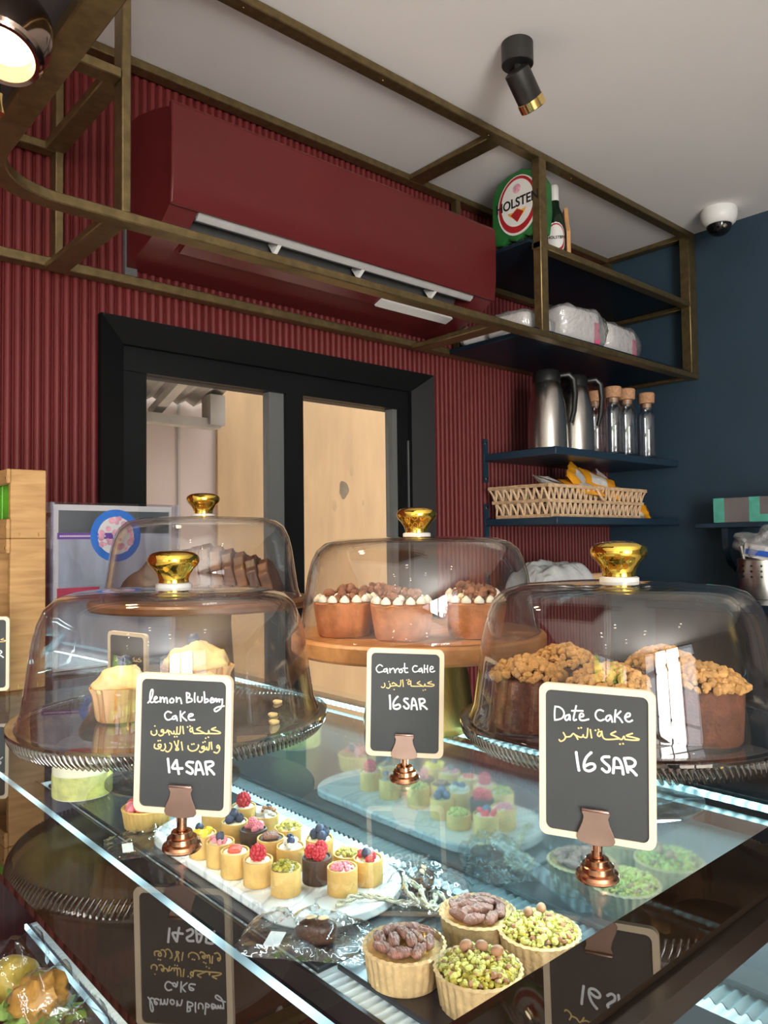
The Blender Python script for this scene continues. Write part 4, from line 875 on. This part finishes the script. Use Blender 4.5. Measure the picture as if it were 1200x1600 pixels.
def dome(label, xy, z0, R, H, ks=1.):
    t = thing('glass_dome', label, 'cake dome', (xy[0], xy[1], z0+.0004))
    out = [(1.0, 0), (1.012, .004), (1.0, .012), (.975, .10), (.945, .35), (.915, .60), (.885, .74), (.84, .86), (.77, .935), (.66, .975), (.45, .993), (.2, 1.0), (0, 1.0)]
    w = .0022; prof = [(r*R, z*H) for r, z in out]+[(max(0, r*R-w), z*H-w*(1 if i < 7 else .3)) for i, (r, z) in enumerate(out[::-1][:-3])]+[(.985*R, .004), (.985*R, 0)]
    m = MB(); m.lathe(prof, 96, closed=True); m.build('glass_shell', M['dome'], t, smooth=50)
    m = MB(); m.lathe([(0, H), (.0165*ks, H), (.0165*ks, H+.0035*ks), (.0145*ks, H+.0045*ks), (0, H+.0045*ks)], 36); m.build('knob_collar', M['collar'], t)
    k0 = H+.0045*ks
    m = MB(); m.lathe([(0, k0), (.0140*ks, k0), (.0138*ks, k0+.003*ks), (.0155*ks, k0+.008*ks), (.0190*ks, k0+.0130*ks), (.0225*ks, k0+.0165*ks), (.0240*ks, k0+.0200*ks), (.0240*ks, k0+.0225*ks), (.0225*ks, k0+.0258*ks), (.0190*ks, k0+.0282*ks), (.013*ks, k0+.0296*ks), (.006*ks, k0+.0303*ks), (0, k0+.0305*ks)], 44); m.build('gold_knob', M['gold'], t)
M['collar'] = pm('frosted_collar', (.72, .70, .66), .3, var=.03)
_m, _t = newmat('thick_clear_glass'); _o = _t.nodes.new('ShaderNodeOutputMaterial'); _g = _t.nodes.new('ShaderNodeBsdfGlass'); _g.inputs['Color'].default_value = (.93, .95, .95, 1); _g.inputs['IOR'].default_value = 1.5; _g.inputs['Roughness'].default_value = 0
_x = _t.nodes.new('ShaderNodeMixShader'); _x.inputs[0].default_value = .42; _tt = _t.nodes.new('ShaderNodeBsdfTransparent'); _tt.inputs[0].default_value = (.93, .95, .95, 1); _t.links.new(_tt.outputs[0], _x.inputs[1]); _t.links.new(_g.outputs[0], _x.inputs[2]); _t.links.new(_x.outputs[0], _o.inputs[0]); M['thickglass'] = _m
M['standrib'] = glassmat('moulded_rib_glass', (.60, .56, .50), (.12, .11, .10), f0=.10, base=.08)
LEM, DAT, CAR, BUN = (.332, .676), (.590, .361), (.636, .659), (.548, 1.02)
zl = ribbed_stand('footed glass stand with ribbed rim holding the lemon blueberry cakes', LEM, .1435, .061, .0615)
zd = ribbed_stand('footed glass stand with ribbed rim holding the date cakes', DAT, .1385, .065, .0640)
zc = wood_stand('round wooden board stand on a gold drum holding the carrot cakes', CAR, .1500, .113, .0655)
zb = wood_stand('round wooden board stand holding the brown loaf at the back', BUN, .160, .140, .045, .012, 'darkwood', 'woodbase', 'wooden_base')
dome('clear glass dome with gold knob over the lemon blueberry cakes', LEM, zl+.0012, .1345, .1165)
dome('clear glass dome with gold knob over the date cakes', DAT, zd+.0012, .1295, .1165)
dome('clear glass dome with gold knob over the carrot cakes', CAR, zc, .1425, .112)
dome('clear glass dome with gold knob over the brown loaf, furthest back', BUN, zb, .1415, .119)
# cakes under the domes
def fluted_cup(label, cat, xy, z, r, h, mt, grp, nf=9, amp=.05, taper=.86, ang=0.):
    t = thing('mini_cake', label, cat, (xy[0], xy[1], z+.0006), ang, grp)
    m = MB(); m.lathe([(0, 0), (r*taper*.97, 0), (r*taper, .002), (r*(taper+1)/2, h*.5), (r, h*.97), (r*.96, h), (0, h+.003)], nf*10, mod=lambda a, i: 1+(amp*math.cos(nf*a) if 1 <= i <= 5 else 0)); m.build('cake_body', M[mt], t, smooth=50); return t
def icing_dots(t, r, h, n, s, mt='whitecream', seed=0):
    rnd = random.Random(seed); m = MB(); 
    for i in range(n):
        a = 2*PI*i/n; q = r*.86; m.lathe([(0, s*1.2), (s*.3, s*1.05), (s*.8, s*.55), (s, s*.15), (s*.9, -s*.2)], 10, (q*math.cos(a)*(1+.03*rnd.uniform(-1, 1)), q*math.sin(a), h))
    for i in range(n//2):
        a = rnd.uniform(0, 6.3); q = r*.5*math.sqrt(rnd.random()); m.ball((q*math.cos(a), q*math.sin(a), h+s*.6), s*.9, 10, 7, 1, 1, .9)
    m.build('icing_dots', M[mt], t, smooth=60, clean=False)
car = [((.548, .690), 'carrot mini cake at the left under the carrot dome, white icing dots on top', 1), ((.572, .618), 'large carrot mini cake at the front left, white icing dots and walnut crumbs', 2), ((.640, .572), 'carrot mini cake standing apart at the right under the carrot dome', 3), ((.612, .702), 'carrot mini cake at the back piled with walnut crumbs', 4), ((.712, .640), 'carrot mini cake at the far right edge of the wooden board', 5)]
for xy, lab, sd in car:
    t = fluted_cup(lab, 'cake', xy, zc, .0345, .038, 'caker', 'carrot mini cakes', 8, .03, .84, sd*.7)
    icing_dots(t, .0335, .040, 13, .0058, seed=sd); chunks((0, 0, .044), .024, 26, .0048, 'walnut', 'walnut_crumbs', t, seed=sd, up=.008)
dat = [((.512, .401), 'date crumble cake at the left edge under the date dome', 1), ((.590, .420), 'date crumble cake at the back under the date dome', 2), ((.642, .352), 'date crumble cake at the back right under the date dome', 3), ((.574, .281), 'date crumble cake nearest the viewer at the right of the date sign', 4), ((.521, .330), 'date crumble cake half hidden behind the date price sign', 5)]
for xy, lab, sd in dat:
    t = fluted_cup(lab, 'cake', xy, zd, .0290, .041, 'caked', 'date crumble cakes', 12, .012, .93, sd*.9)
    chunks((0, 0, .041), .0300, 330, .0031, 'crumb', 'crumble_topping', t, seed=40+sd, up=.014, zs=.6)
for xy, lab, sd, r, h in (((.286, .688), 'lemon cake with yellow icing and a blueberry, left of the lemon price sign', 1, .0245, .030), ((.372, .706), 'larger lemon cake with piled icing and a blueberry behind the lemon price sign', 2, .0310, .036)):
    t = fluted_cup(lab, 'cake', xy, zl, r, h, 'lemoncup', 'lemon blueberry cakes', 10, .015, .86, sd)
    m = MB(); m.lathe([(r*.84, .0008), (r*.90, .004), (r*1.03, h*.80), (r*1.12, h*1.02), (r*1.10, h*1.02), (r*1.01, h*.8)], 80, mod=lambda a, i: 1+(.04*math.cos(9*a)+.03*math.cos(23*a)+(.05*math.cos(5*a+1) if i in (3, 4) else 0))); m.build('paper_cup', M['paper'], t, smooth=50)
    m = MB(); m.ball((0, 0, h*.98), r*1.02, 30, 18, 1, 1, .72, rough=.28, freq=70, seed=sd); m.v = [(x, y, max(z, h*.86)) for x, y, z in m.v]; m.build('lemon_icing', M['lemonicing'], t, smooth=60)
    blueberry((r*.25, -r*.1, h+r*.80), .0072, parent=t)
rnd = random.Random(5)
for i, (dx, dy) in enumerate(((.06, -.075), (.095, -.03), (.045, -.10), (-.05, -.10), (.02, .11))):
    o = MB().ball((0, 0, .002), .003+.002*rnd.random()*.3, 8, 6, 1.5, 1, .7, rough=.8, freq=200).build('cake_crumb', M['paper' if False else 'lemonicing']); o.location = (LEM[0]+dx, LEM[1]+dy, zl-.0008); tag(o, 'loose pale crumb lying on the lemon cake stand', 'crumb', 'crumbs on the lemon stand')
# ring loaf at the back
t = thing('sliced_loaf', 'sliced brown fluted loaf cake under the furthest dome', 'cake', (BUN[0]+.022, BUN[1]-.022, zb+.0005), math.radians(-42))
for i in range(9):
    x = -.072+i*.0175; hgt = .074-.0032*abs(i-3)**1.2; m = MB(); pts = []
    for k in range(25):
        a = PI*k/24; q = 1+.045*math.cos(k*PI/2.0); pts.append((.050*math.cos(a)*q, hgt*math.sin(a)**.72*q))
    m.prism(pts, 0, .0155, 'x'); q = RY(-.10-.03*i); m.v = [tuple(q@Vector(p)+Vector((x, 0, .002))) for p in m.v]; m.v = [(p[0], p[1], max(0, p[2])) for p in m.v]
    bevel(m.build('slice', M['bundt'] if i % 2 else M['bundtcut'], t, smooth=40), .002, 2)
t = thing('chocolate_cake', 'dark rounded chocolate cake beside the sliced brown loaf', 'cake', (BUN[0]-.058, BUN[1]+.035, zb+.0005))
m = MB(); m.ball((0, 0, 0), .046, 30, 20, 1.05, 1.05, 1.2, rough=.22, freq=40); m.v = [(x, y, max(0, z)) for x, y, z in m.v]; m.build('cake_body', M['darkcake'], t, smooth=60)

# ------------------------------------------------------------------ chalkboard price signs on copper clip stands
def sign(label, base, ang, strokes, W=.0735, H=.1010, lean=0., tilt=0., z0=.022):
    """board faces local -y"""
    t = thing('price_sign', label, 'price sign', (base[0], base[1], ZT+.0003), ang)
    m = MB(); m.lathe([(0, 0), (.0128, 0), (.0138, .0012), (.0140, .003), (.0132, .0048), (.0108, .0058), (.0106, .0092), (.0098, .0098), (.0078, .0099), (.0076, .0132), (.0070, .0138), (.0044, .0136), (.0042, .0120), (.0036, .0120), (.0036, .0300)], 40); m.build('stand', M['copper'], t)
    Rm = RX(tilt)@RY(lean)
    def place(o): o.rotation_euler = Rm.to_euler(); o.location = (0, 0, z0); return o
    def rrect(w, h, r, k=7):
        pts = []
        for cx_, cy_, a0 in ((w/2-r, h-r, 0), (-w/2+r, h-r, PI/2), (-w/2+r, r, PI), (w/2-r, r, 3*PI/2)):
            for i in range(k+1): a = a0+PI/2*i/k; pts.append((cx_+r*math.cos(a), cy_+r*math.sin(a)))
        return pts
    fo = rrect(W, H, .0055); fi = [(x, y+.0042) for x, y in rrect(W-.0084, H-.0084, .0042)]
    m = MB(); n = len(fo); y0, y1 = -.0022, .0022
    vs = [(p[0], y0, p[1]) for p in fo]+[(p[0], y0, p[1]) for p in fi]+[(p[0], y1, p[1]) for p in fo]+[(p[0], y1, p[1]) for p in fi]+[(p[0], y0+.0012, p[1]) for p in fi]
    fs = []
    for i in range(n):
        j = (i+1) % n; fs += [(i, j, n+j, n+i), (2*n+i, 3*n+i, 3*n+j, 2*n+j), (i, 2*n+i, 2*n+j, j), (n+i, n+j, 4*n+j, 4*n+i)]
    fs.append(tuple(range(3*n, 4*n))); m.add(vs, fs); place(m.build('wooden_frame', M['signwood'], t, smooth=30))
    m = MB(); m.prism(fi, -.0012, .0012, 'y'); place(m.build('chalkboard', M['chalk'], t, smooth=0))
    def ribbon(Ls, wd, mt, name):
        m = MB()
        for L in Ls:
            P = [Vector(((L[i]/1000-.5)*W, -.00125, (1-L[i+1]/1000)*H)) for i in range(0, len(L), 2)]
            if len(P) > 2: P = catmull(P, 4)
            P = [P[0]]+[b for a, b in zip(P, P[1:]) if (b-a).length > 1e-5]
            if len(P) < 2: P.append(P[0]+Vector((.0003, 0, .0001)))
            m.tube(P, wd, 6)
            for e in (P[0], P[-1]): m.ball(e, wd, 8, 6)
        m.v = [(x, -.00125+(y+.00125)*.25, z) for x, y, z in m.v]; place(m.build(name, mt, t, smooth=60, clean=False))
    ribbon(strokes.get('white', []), .00062, M['wpen'], 'handwriting'); ribbon(strokes.get('gold', []), .00056, M['gpen'], 'handwriting'); ribbon(strokes.get('price', []), .00098, M['wpen'], 'handwriting')
    # clip: curled upper lip, waisted plate, arched lower edge, front and back
    cw = [(-.0086, .0205), (.0086, .0205), (.0090, .0185), (.0078, .0160), (.0086, .0120), (.0112, .0060), (.0122, .0020), (.0105, -.0006), (.006, -.0016), (0, -.0022), (-.006, -.0016), (-.0105, -.0006), (-.0122, .0020), (-.0112, .0060), (-.0086, .0120), (-.0078, .0160), (-.0090, .0185)]
    m = MB(); m.prism([(x, z) for x, z in cw], -.0036, -.0029, 'y'); m.tube([(-.0086, -.0042, .0205), (.0086, -.0042, .0205)], .0011, 8); place(bevel(m.build('front_clip', M['clipm'], t, smooth=40), .0003, 1))
    m = MB(); m.prism([(x, z) for x, z in cw], .0029, .0036, 'y'); m.box(-.003, .003, -.003, .003, -.0055, -.0014); place(m.build('back_clip', M['clipm'], t, smooth=40))
    return t
INK = {"date":{"white":[[142,154,137,201,139,244],
[144,155,177,155,211,172,222,200,201,228,153,242],
[267,200,241,207,230,226,243,238,264,223,272,202,275,232],
[329,138,316,182,305,222,313,233,329,227],
[292,172,347,168,386,166],
[359,208,392,200,388,185,369,185,358,204,364,225,390,228,436,217],
[563,154,537,148,510,158,497,182,508,206,538,218,568,208],
[623,178,598,183,586,203,601,215,623,197,630,180,641,218],
[670,141,664,177,663,216],
[711,146,677,177,700,188,725,214],
[751,181,787,170,788,154,767,155,748,179,758,200,783,207,808,196]],"gold":[[216,322,234,349,217,371,189,380,178,371],
[234,348,277,341,303,320,326,334,342,354],
[324,329,362,339,385,334,390,318,393,334,422,334,430,278],
[452,284,463,334],
[348,281,351,282],
[371,277,374,277],
[495,284,498,284],
[521,277,524,278],
[546,288,523,292,515,313,533,320,545,302],
[550,287,559,320,581,334,633,331,695,322],
[668,278,627,298,663,307,699,319],
[699,322,722,323,739,302,746,320],
[703,355,706,355],
[729,350,732,351],
[808,279,758,297,815,303,868,312,828,320,750,321]],"price":[[328,442,339,501,351,555],
[457,432,418,465,397,507,403,544,444,551,487,529,484,506,450,504,407,523],
[610,445,569,449,550,466,575,486,611,507,614,533,587,544,554,528],
[646,543,652,498,657,452,694,454,721,496,730,543],
[655,508,706,506],
[769,527,754,481,741,446],
[741,443,796,438,831,457,815,486,765,497,807,515,838,539]]},"carrot":{"white":[[201,168,167,155,131,176,124,203,153,227,204,218],
[259,189,224,198,223,217,247,217,267,191,268,216,273,232],
[298,188,304,229,305,204,340,184,359,197,370,227,379,199,406,184,421,198],
[448,187,425,201,424,217,447,223,463,205,448,189],
[490,136,491,177,498,216,532,217],
[472,181,527,179],
[650,157,619,155,595,177,602,202,628,212,663,203],
[707,174,679,186,679,205,702,202,714,180,722,215],
[746,146,745,176,747,212],
[787,148,783,181,789,211],
[750,180,784,180],
[817,183,852,176,856,160,834,155,818,177,824,201,851,206,878,197]],"gold":[[232,327,239,351,215,368,192,361],
[301,330,308,352,288,372,261,367],
[289,309,292,310],
[308,351,343,348,393,341,367,326,344,318,332,329],
[358,381,361,382],
[393,343,435,348,445,294],
[468,290,477,350],
[521,289,524,290],
[546,285,549,286],
[568,298,545,301,535,318,548,330,567,318],
[572,296,576,334,591,344,712,341],
[689,298,655,315,690,325,721,339],
[720,341,744,341,755,318,762,339],
[733,378,736,379],
[760,372,763,373],
[837,294,789,311,843,318,874,325,849,338,765,339]],"price":[[302,439,309,499,312,562],
[405,447,370,476,349,514,360,555,406,561,441,541,422,518,376,530],
[535,463,501,461,489,480,523,501,552,525,544,549,513,553,487,535],
[586,556,591,502,601,458,623,468,645,511,658,557],
[598,523,640,519],
[704,552,694,509,684,464],
[685,461,738,459,756,486,706,509,751,529,784,550]]},"lemon":{"white":[[124,217,159,182,174,133,161,120,146,144,143,193,160,214,188,205],
[188,194,219,180,203,170,187,189,204,211,236,204],
[251,174,258,212,259,187,279,173,291,191,294,211,299,183,319,175,329,212],
[374,176,355,190,359,207,387,206,395,186,374,176],
[422,169,427,206,430,182,461,173,478,210],
[527,132,531,166,533,201],
[527,132,559,139,556,160,532,166,580,173,584,191,537,202],
[614,132,612,164,616,196],
[646,158,647,187,671,194,690,181,691,159],
[711,122,717,161,720,196],
[721,177,744,169,756,184,726,197],
[780,178,803,172,794,159,779,173,784,194,807,191],
[814,167,819,190,826,169,841,166,846,190,857,171,869,168,873,186],
[876,169,900,170],
[901,167,901,199,886,231,840,256,821,243,855,224,920,214],
[370,280,334,273,306,293,311,319,339,334,379,323],
[418,300,390,309,387,325,411,324,426,305,436,334],
[468,267,469,301,474,336],
[513,271,483,299,533,331],
[552,305,599,292,591,282,564,285,552,307,569,325,616,323]],"gold":[[165,422,167,439,196,449,224,434,220,413],
[201,382,203,382],
[295,420,292,407,275,408,271,421,294,422,289,442,261,450,246,443],
[294,427,324,424,338,407,357,440],
[338,407,374,418,380,429,402,429,405,409,409,428,433,429,436,382],
[438,428,466,427,472,376],
[411,451,413,452],
[436,449,438,450],
[496,376,506,425],
[545,377,548,378],
[571,370,574,371],
[593,384,578,387,571,402,585,411,598,399],
[595,380,607,415,628,420,712,416],
[677,375,641,390,683,401,729,416],
[726,417,761,415,767,393,773,414],
[737,450,739,450],
[764,441,767,442],
[837,370,794,385,850,393,890,406,858,413,768,415],
[205,514,202,536,228,545,263,539,273,514,245,513,245,529,270,530],
[240,487,242,487],
[261,484,264,484],
[312,508,320,532,299,554,274,553],
[380,503,384,527,363,554,339,562,324,556],
[365,498,367,499],
[411,486,433,518,459,541,427,545,447,513,453,479],
[486,488,499,542],
[557,512,561,533,597,546,645,535,666,510,662,501],
[594,498,597,499],
[615,495,618,496],
[729,520,722,508,702,513,701,524,728,523,716,544,688,552,677,545],
[710,481,712,481],
[730,475,733,475],
[726,528,747,529,750,512,755,529,773,528,777,480],
[797,477,804,524],
[885,510,871,495,857,501,858,514,883,513,881,531,859,550,827,545]],"price":[[348,613,357,658,365,706],
[435,620,408,651,401,678,500,674],
[439,620,453,670,466,713],
[610,627,562,626,543,646,587,665,611,686,596,708,549,696],
[640,709,646,668,653,623,680,627,701,666,722,705],
[654,679,701,674],
[761,704,748,659,739,622],
[743,619,805,614,821,635,768,658,799,676,831,701]]}}
sign('chalkboard price sign reading lemon Bluberry Cake 14 SAR, before the lemon dome', (.260, .517), math.radians(-50), INK['lemon'], W=.0725, H=.1000, z0=.0255, lean=math.radians(1.5))
sign('chalkboard price sign reading Carrot Cake 16 SAR, before the gold drum', (.484, .522), math.radians(-48.5), INK['carrot'], W=.0715, H=.0985, lean=math.radians(1.5))
sign('chalkboard price sign reading Date Cake 16 SAR, before the date dome', (.435, .287), math.radians(-66), INK['date'], W=.0735, H=.0995, z0=.0243, lean=math.radians(1.0))
sar = [L for L in INK['lemon']['price'][3:]]
eleven = {'price': [[260, 600, 268, 690], [350, 600, 356, 690]]+sar, 'gold': INK['carrot']['gold']}
sign('chalkboard price sign at the picture edge, only its right border with an R in view', (.283, 1.153), math.radians(-30), {'price': [[L[i] if i % 2 else L[i]+110 for i in range(len(L))] for L in INK['carrot']['price']], 'gold': [[L[i]+(0 if i % 2 else 60) for i in range(len(L))] for L in INK['carrot']['gold']]})
sign('chalkboard price sign seen through the lemon dome, turned away', (.372, .875), math.radians(-78), eleven, H=.095)

# ------------------------------------------------------------------ wooden display boxes and the poster stand at the far end
def display_box(label, z, h, dx=0.):
    t = thing('display_box', label, 'box', (.371, 1.25, z))
    def bx(x0, x1, y0, y1, z0, z1, n): return bevel(MB().box(x0, x1, y0, y1, z0, z1).build(n, M['cratewood'], t, smooth=0), .0012, 1)
    bx(-.024, .028, 0, .012, 0, h, 'side_panel'); bx(-.024, .028, .16, .172, 0, h, 'side_panel'); bx(.016, .028, .0125, .1595, 0, h, 'back_panel'); bx(-.024, .0155, .0125, .1595, 0, .010, 'bottom_panel')
    bx(-.030, -.0245, -.002, .174, 0, .030, 'front_rail'); bx(-.030, -.0245, -.002, .174, h-.022, h, 'front_rail')
    m = MB()
    for zz in (.016, h-.016): m.box(-.0305, -.0295, .002, .006, zz, zz+.004)
    for xx in (-.012, .016): m.box(xx, xx+.0012, -.0006, .0, .003, .009)
    m.build('nail', M['goldring'], t, smooth=0)
    return t
zc0 = ZT+.0005
display_box('lower pale oak display box at the far end of the case', zc0, .2305)
display_box('upper pale oak display box stacked on the lower one', zc0+.231, .1065)
for i in range(3):
    o = bevel(MB().box(-.017, .012, -.022, .022, 0, .075).build('green_packet', M['leafgreen'], None, smooth=0), .003, 2); o.location = (.368, 1.288+.047*i, zc0+.2417); tag(o, ('green packet nearest the panel edge in the upper oak box', 'middle green packet in the upper oak box', 'green packet at the back of the upper oak box')[i], 'packet', 'green packets in the oak box')
ps = thing('poster_stand', 'clear acrylic stand holding a silver flower poster beside the oak boxes', 'sign holder', (.553, 1.355, ZT+.0005), math.radians(2.2))
PW, PH = .124, .294
m = MB(); m.box(-PW, PW, -.004, -.0015, 0, PH); m.build('front_sheet', M['acrylic'], ps, smooth=0)
m = MB(); m.box(-PW, PW, .0015, .004, 0, PH); m.build('back_sheet', M['acrylic'], ps, smooth=0)
for (a, b) in ((-PW, -PW+.014), (PW-.010, PW)): MB().box(a, b, -.0045, .006, 0, PH).build('edge_rail', M['acrylic'], ps, smooth=0)
MB().box(-PW, PW, -.03, .06, 0, .004).build('foot', M['acrylic'], ps, smooth=0)
MB().box(-PW+.014, PW-.014, -.001, .001, .005, PH-.004).build('poster_sheet', M['labelwhite'], ps, smooth=0)
po = MB().box(-PW+.022, PW-.020, -.0013, -.0009, .01, PH-.014).build('poster_picture', M['posterbg'], ps, smooth=0)
MB().box(-PW+.022, PW-.020, -.0015, -.0012, PH-.054, PH-.014).build('picture_top', M['postertop'], po, smooth=0)
MB().box(-PW+.020, -.005, -.0018, -.0014, PH-.064, PH-.053).build('title_band', M['purple'], po, smooth=0)
MB().box(-PW+.020, -.030, -.0016, -.0013, .125, .146).build('red_strip', M['posterred'], po, smooth=0)
m = MB(); m.lathe([(.034, 0), (.047, 0), (.047, .0004), (.034, .0004)], 48, (.0, -.0018, PH-.058), mat=RX(PI/2), closed=True); m.build('blue_ring', M['posterblue'], po, smooth=0)
m = MB(); m.lathe([(0, 0), (.035, 0), (.035, .0003)], 40, (.0, -.0017, PH-.058), mat=RX(PI/2)); m.build('ring_ground', M['labelwhite'], po, smooth=0)
m = MB(); rnd = random.Random(3)
for i in range(26):
    a, q = rnd.uniform(0, 6.3), .032*math.sqrt(rnd.random()); m.lathe([(0, 0), (.006*rnd.uniform(.5, 1.1), 0)], 10, (q*math.cos(a), -.0021-.00001*i, PH-.058+q*math.sin(a)), mat=RX(PI/2))
m.build('flowers', M['flowerpink'], po, smooth=0, clean=False)
m = MB()
for i in range(24): m.box(-PW+.024+.0034*i, -PW+.0266+.0034*i, -.0020, -.0018, PH-.0600, PH-.0574)
m.build('title_lettering', M['labelwhite'], po, smooth=0)
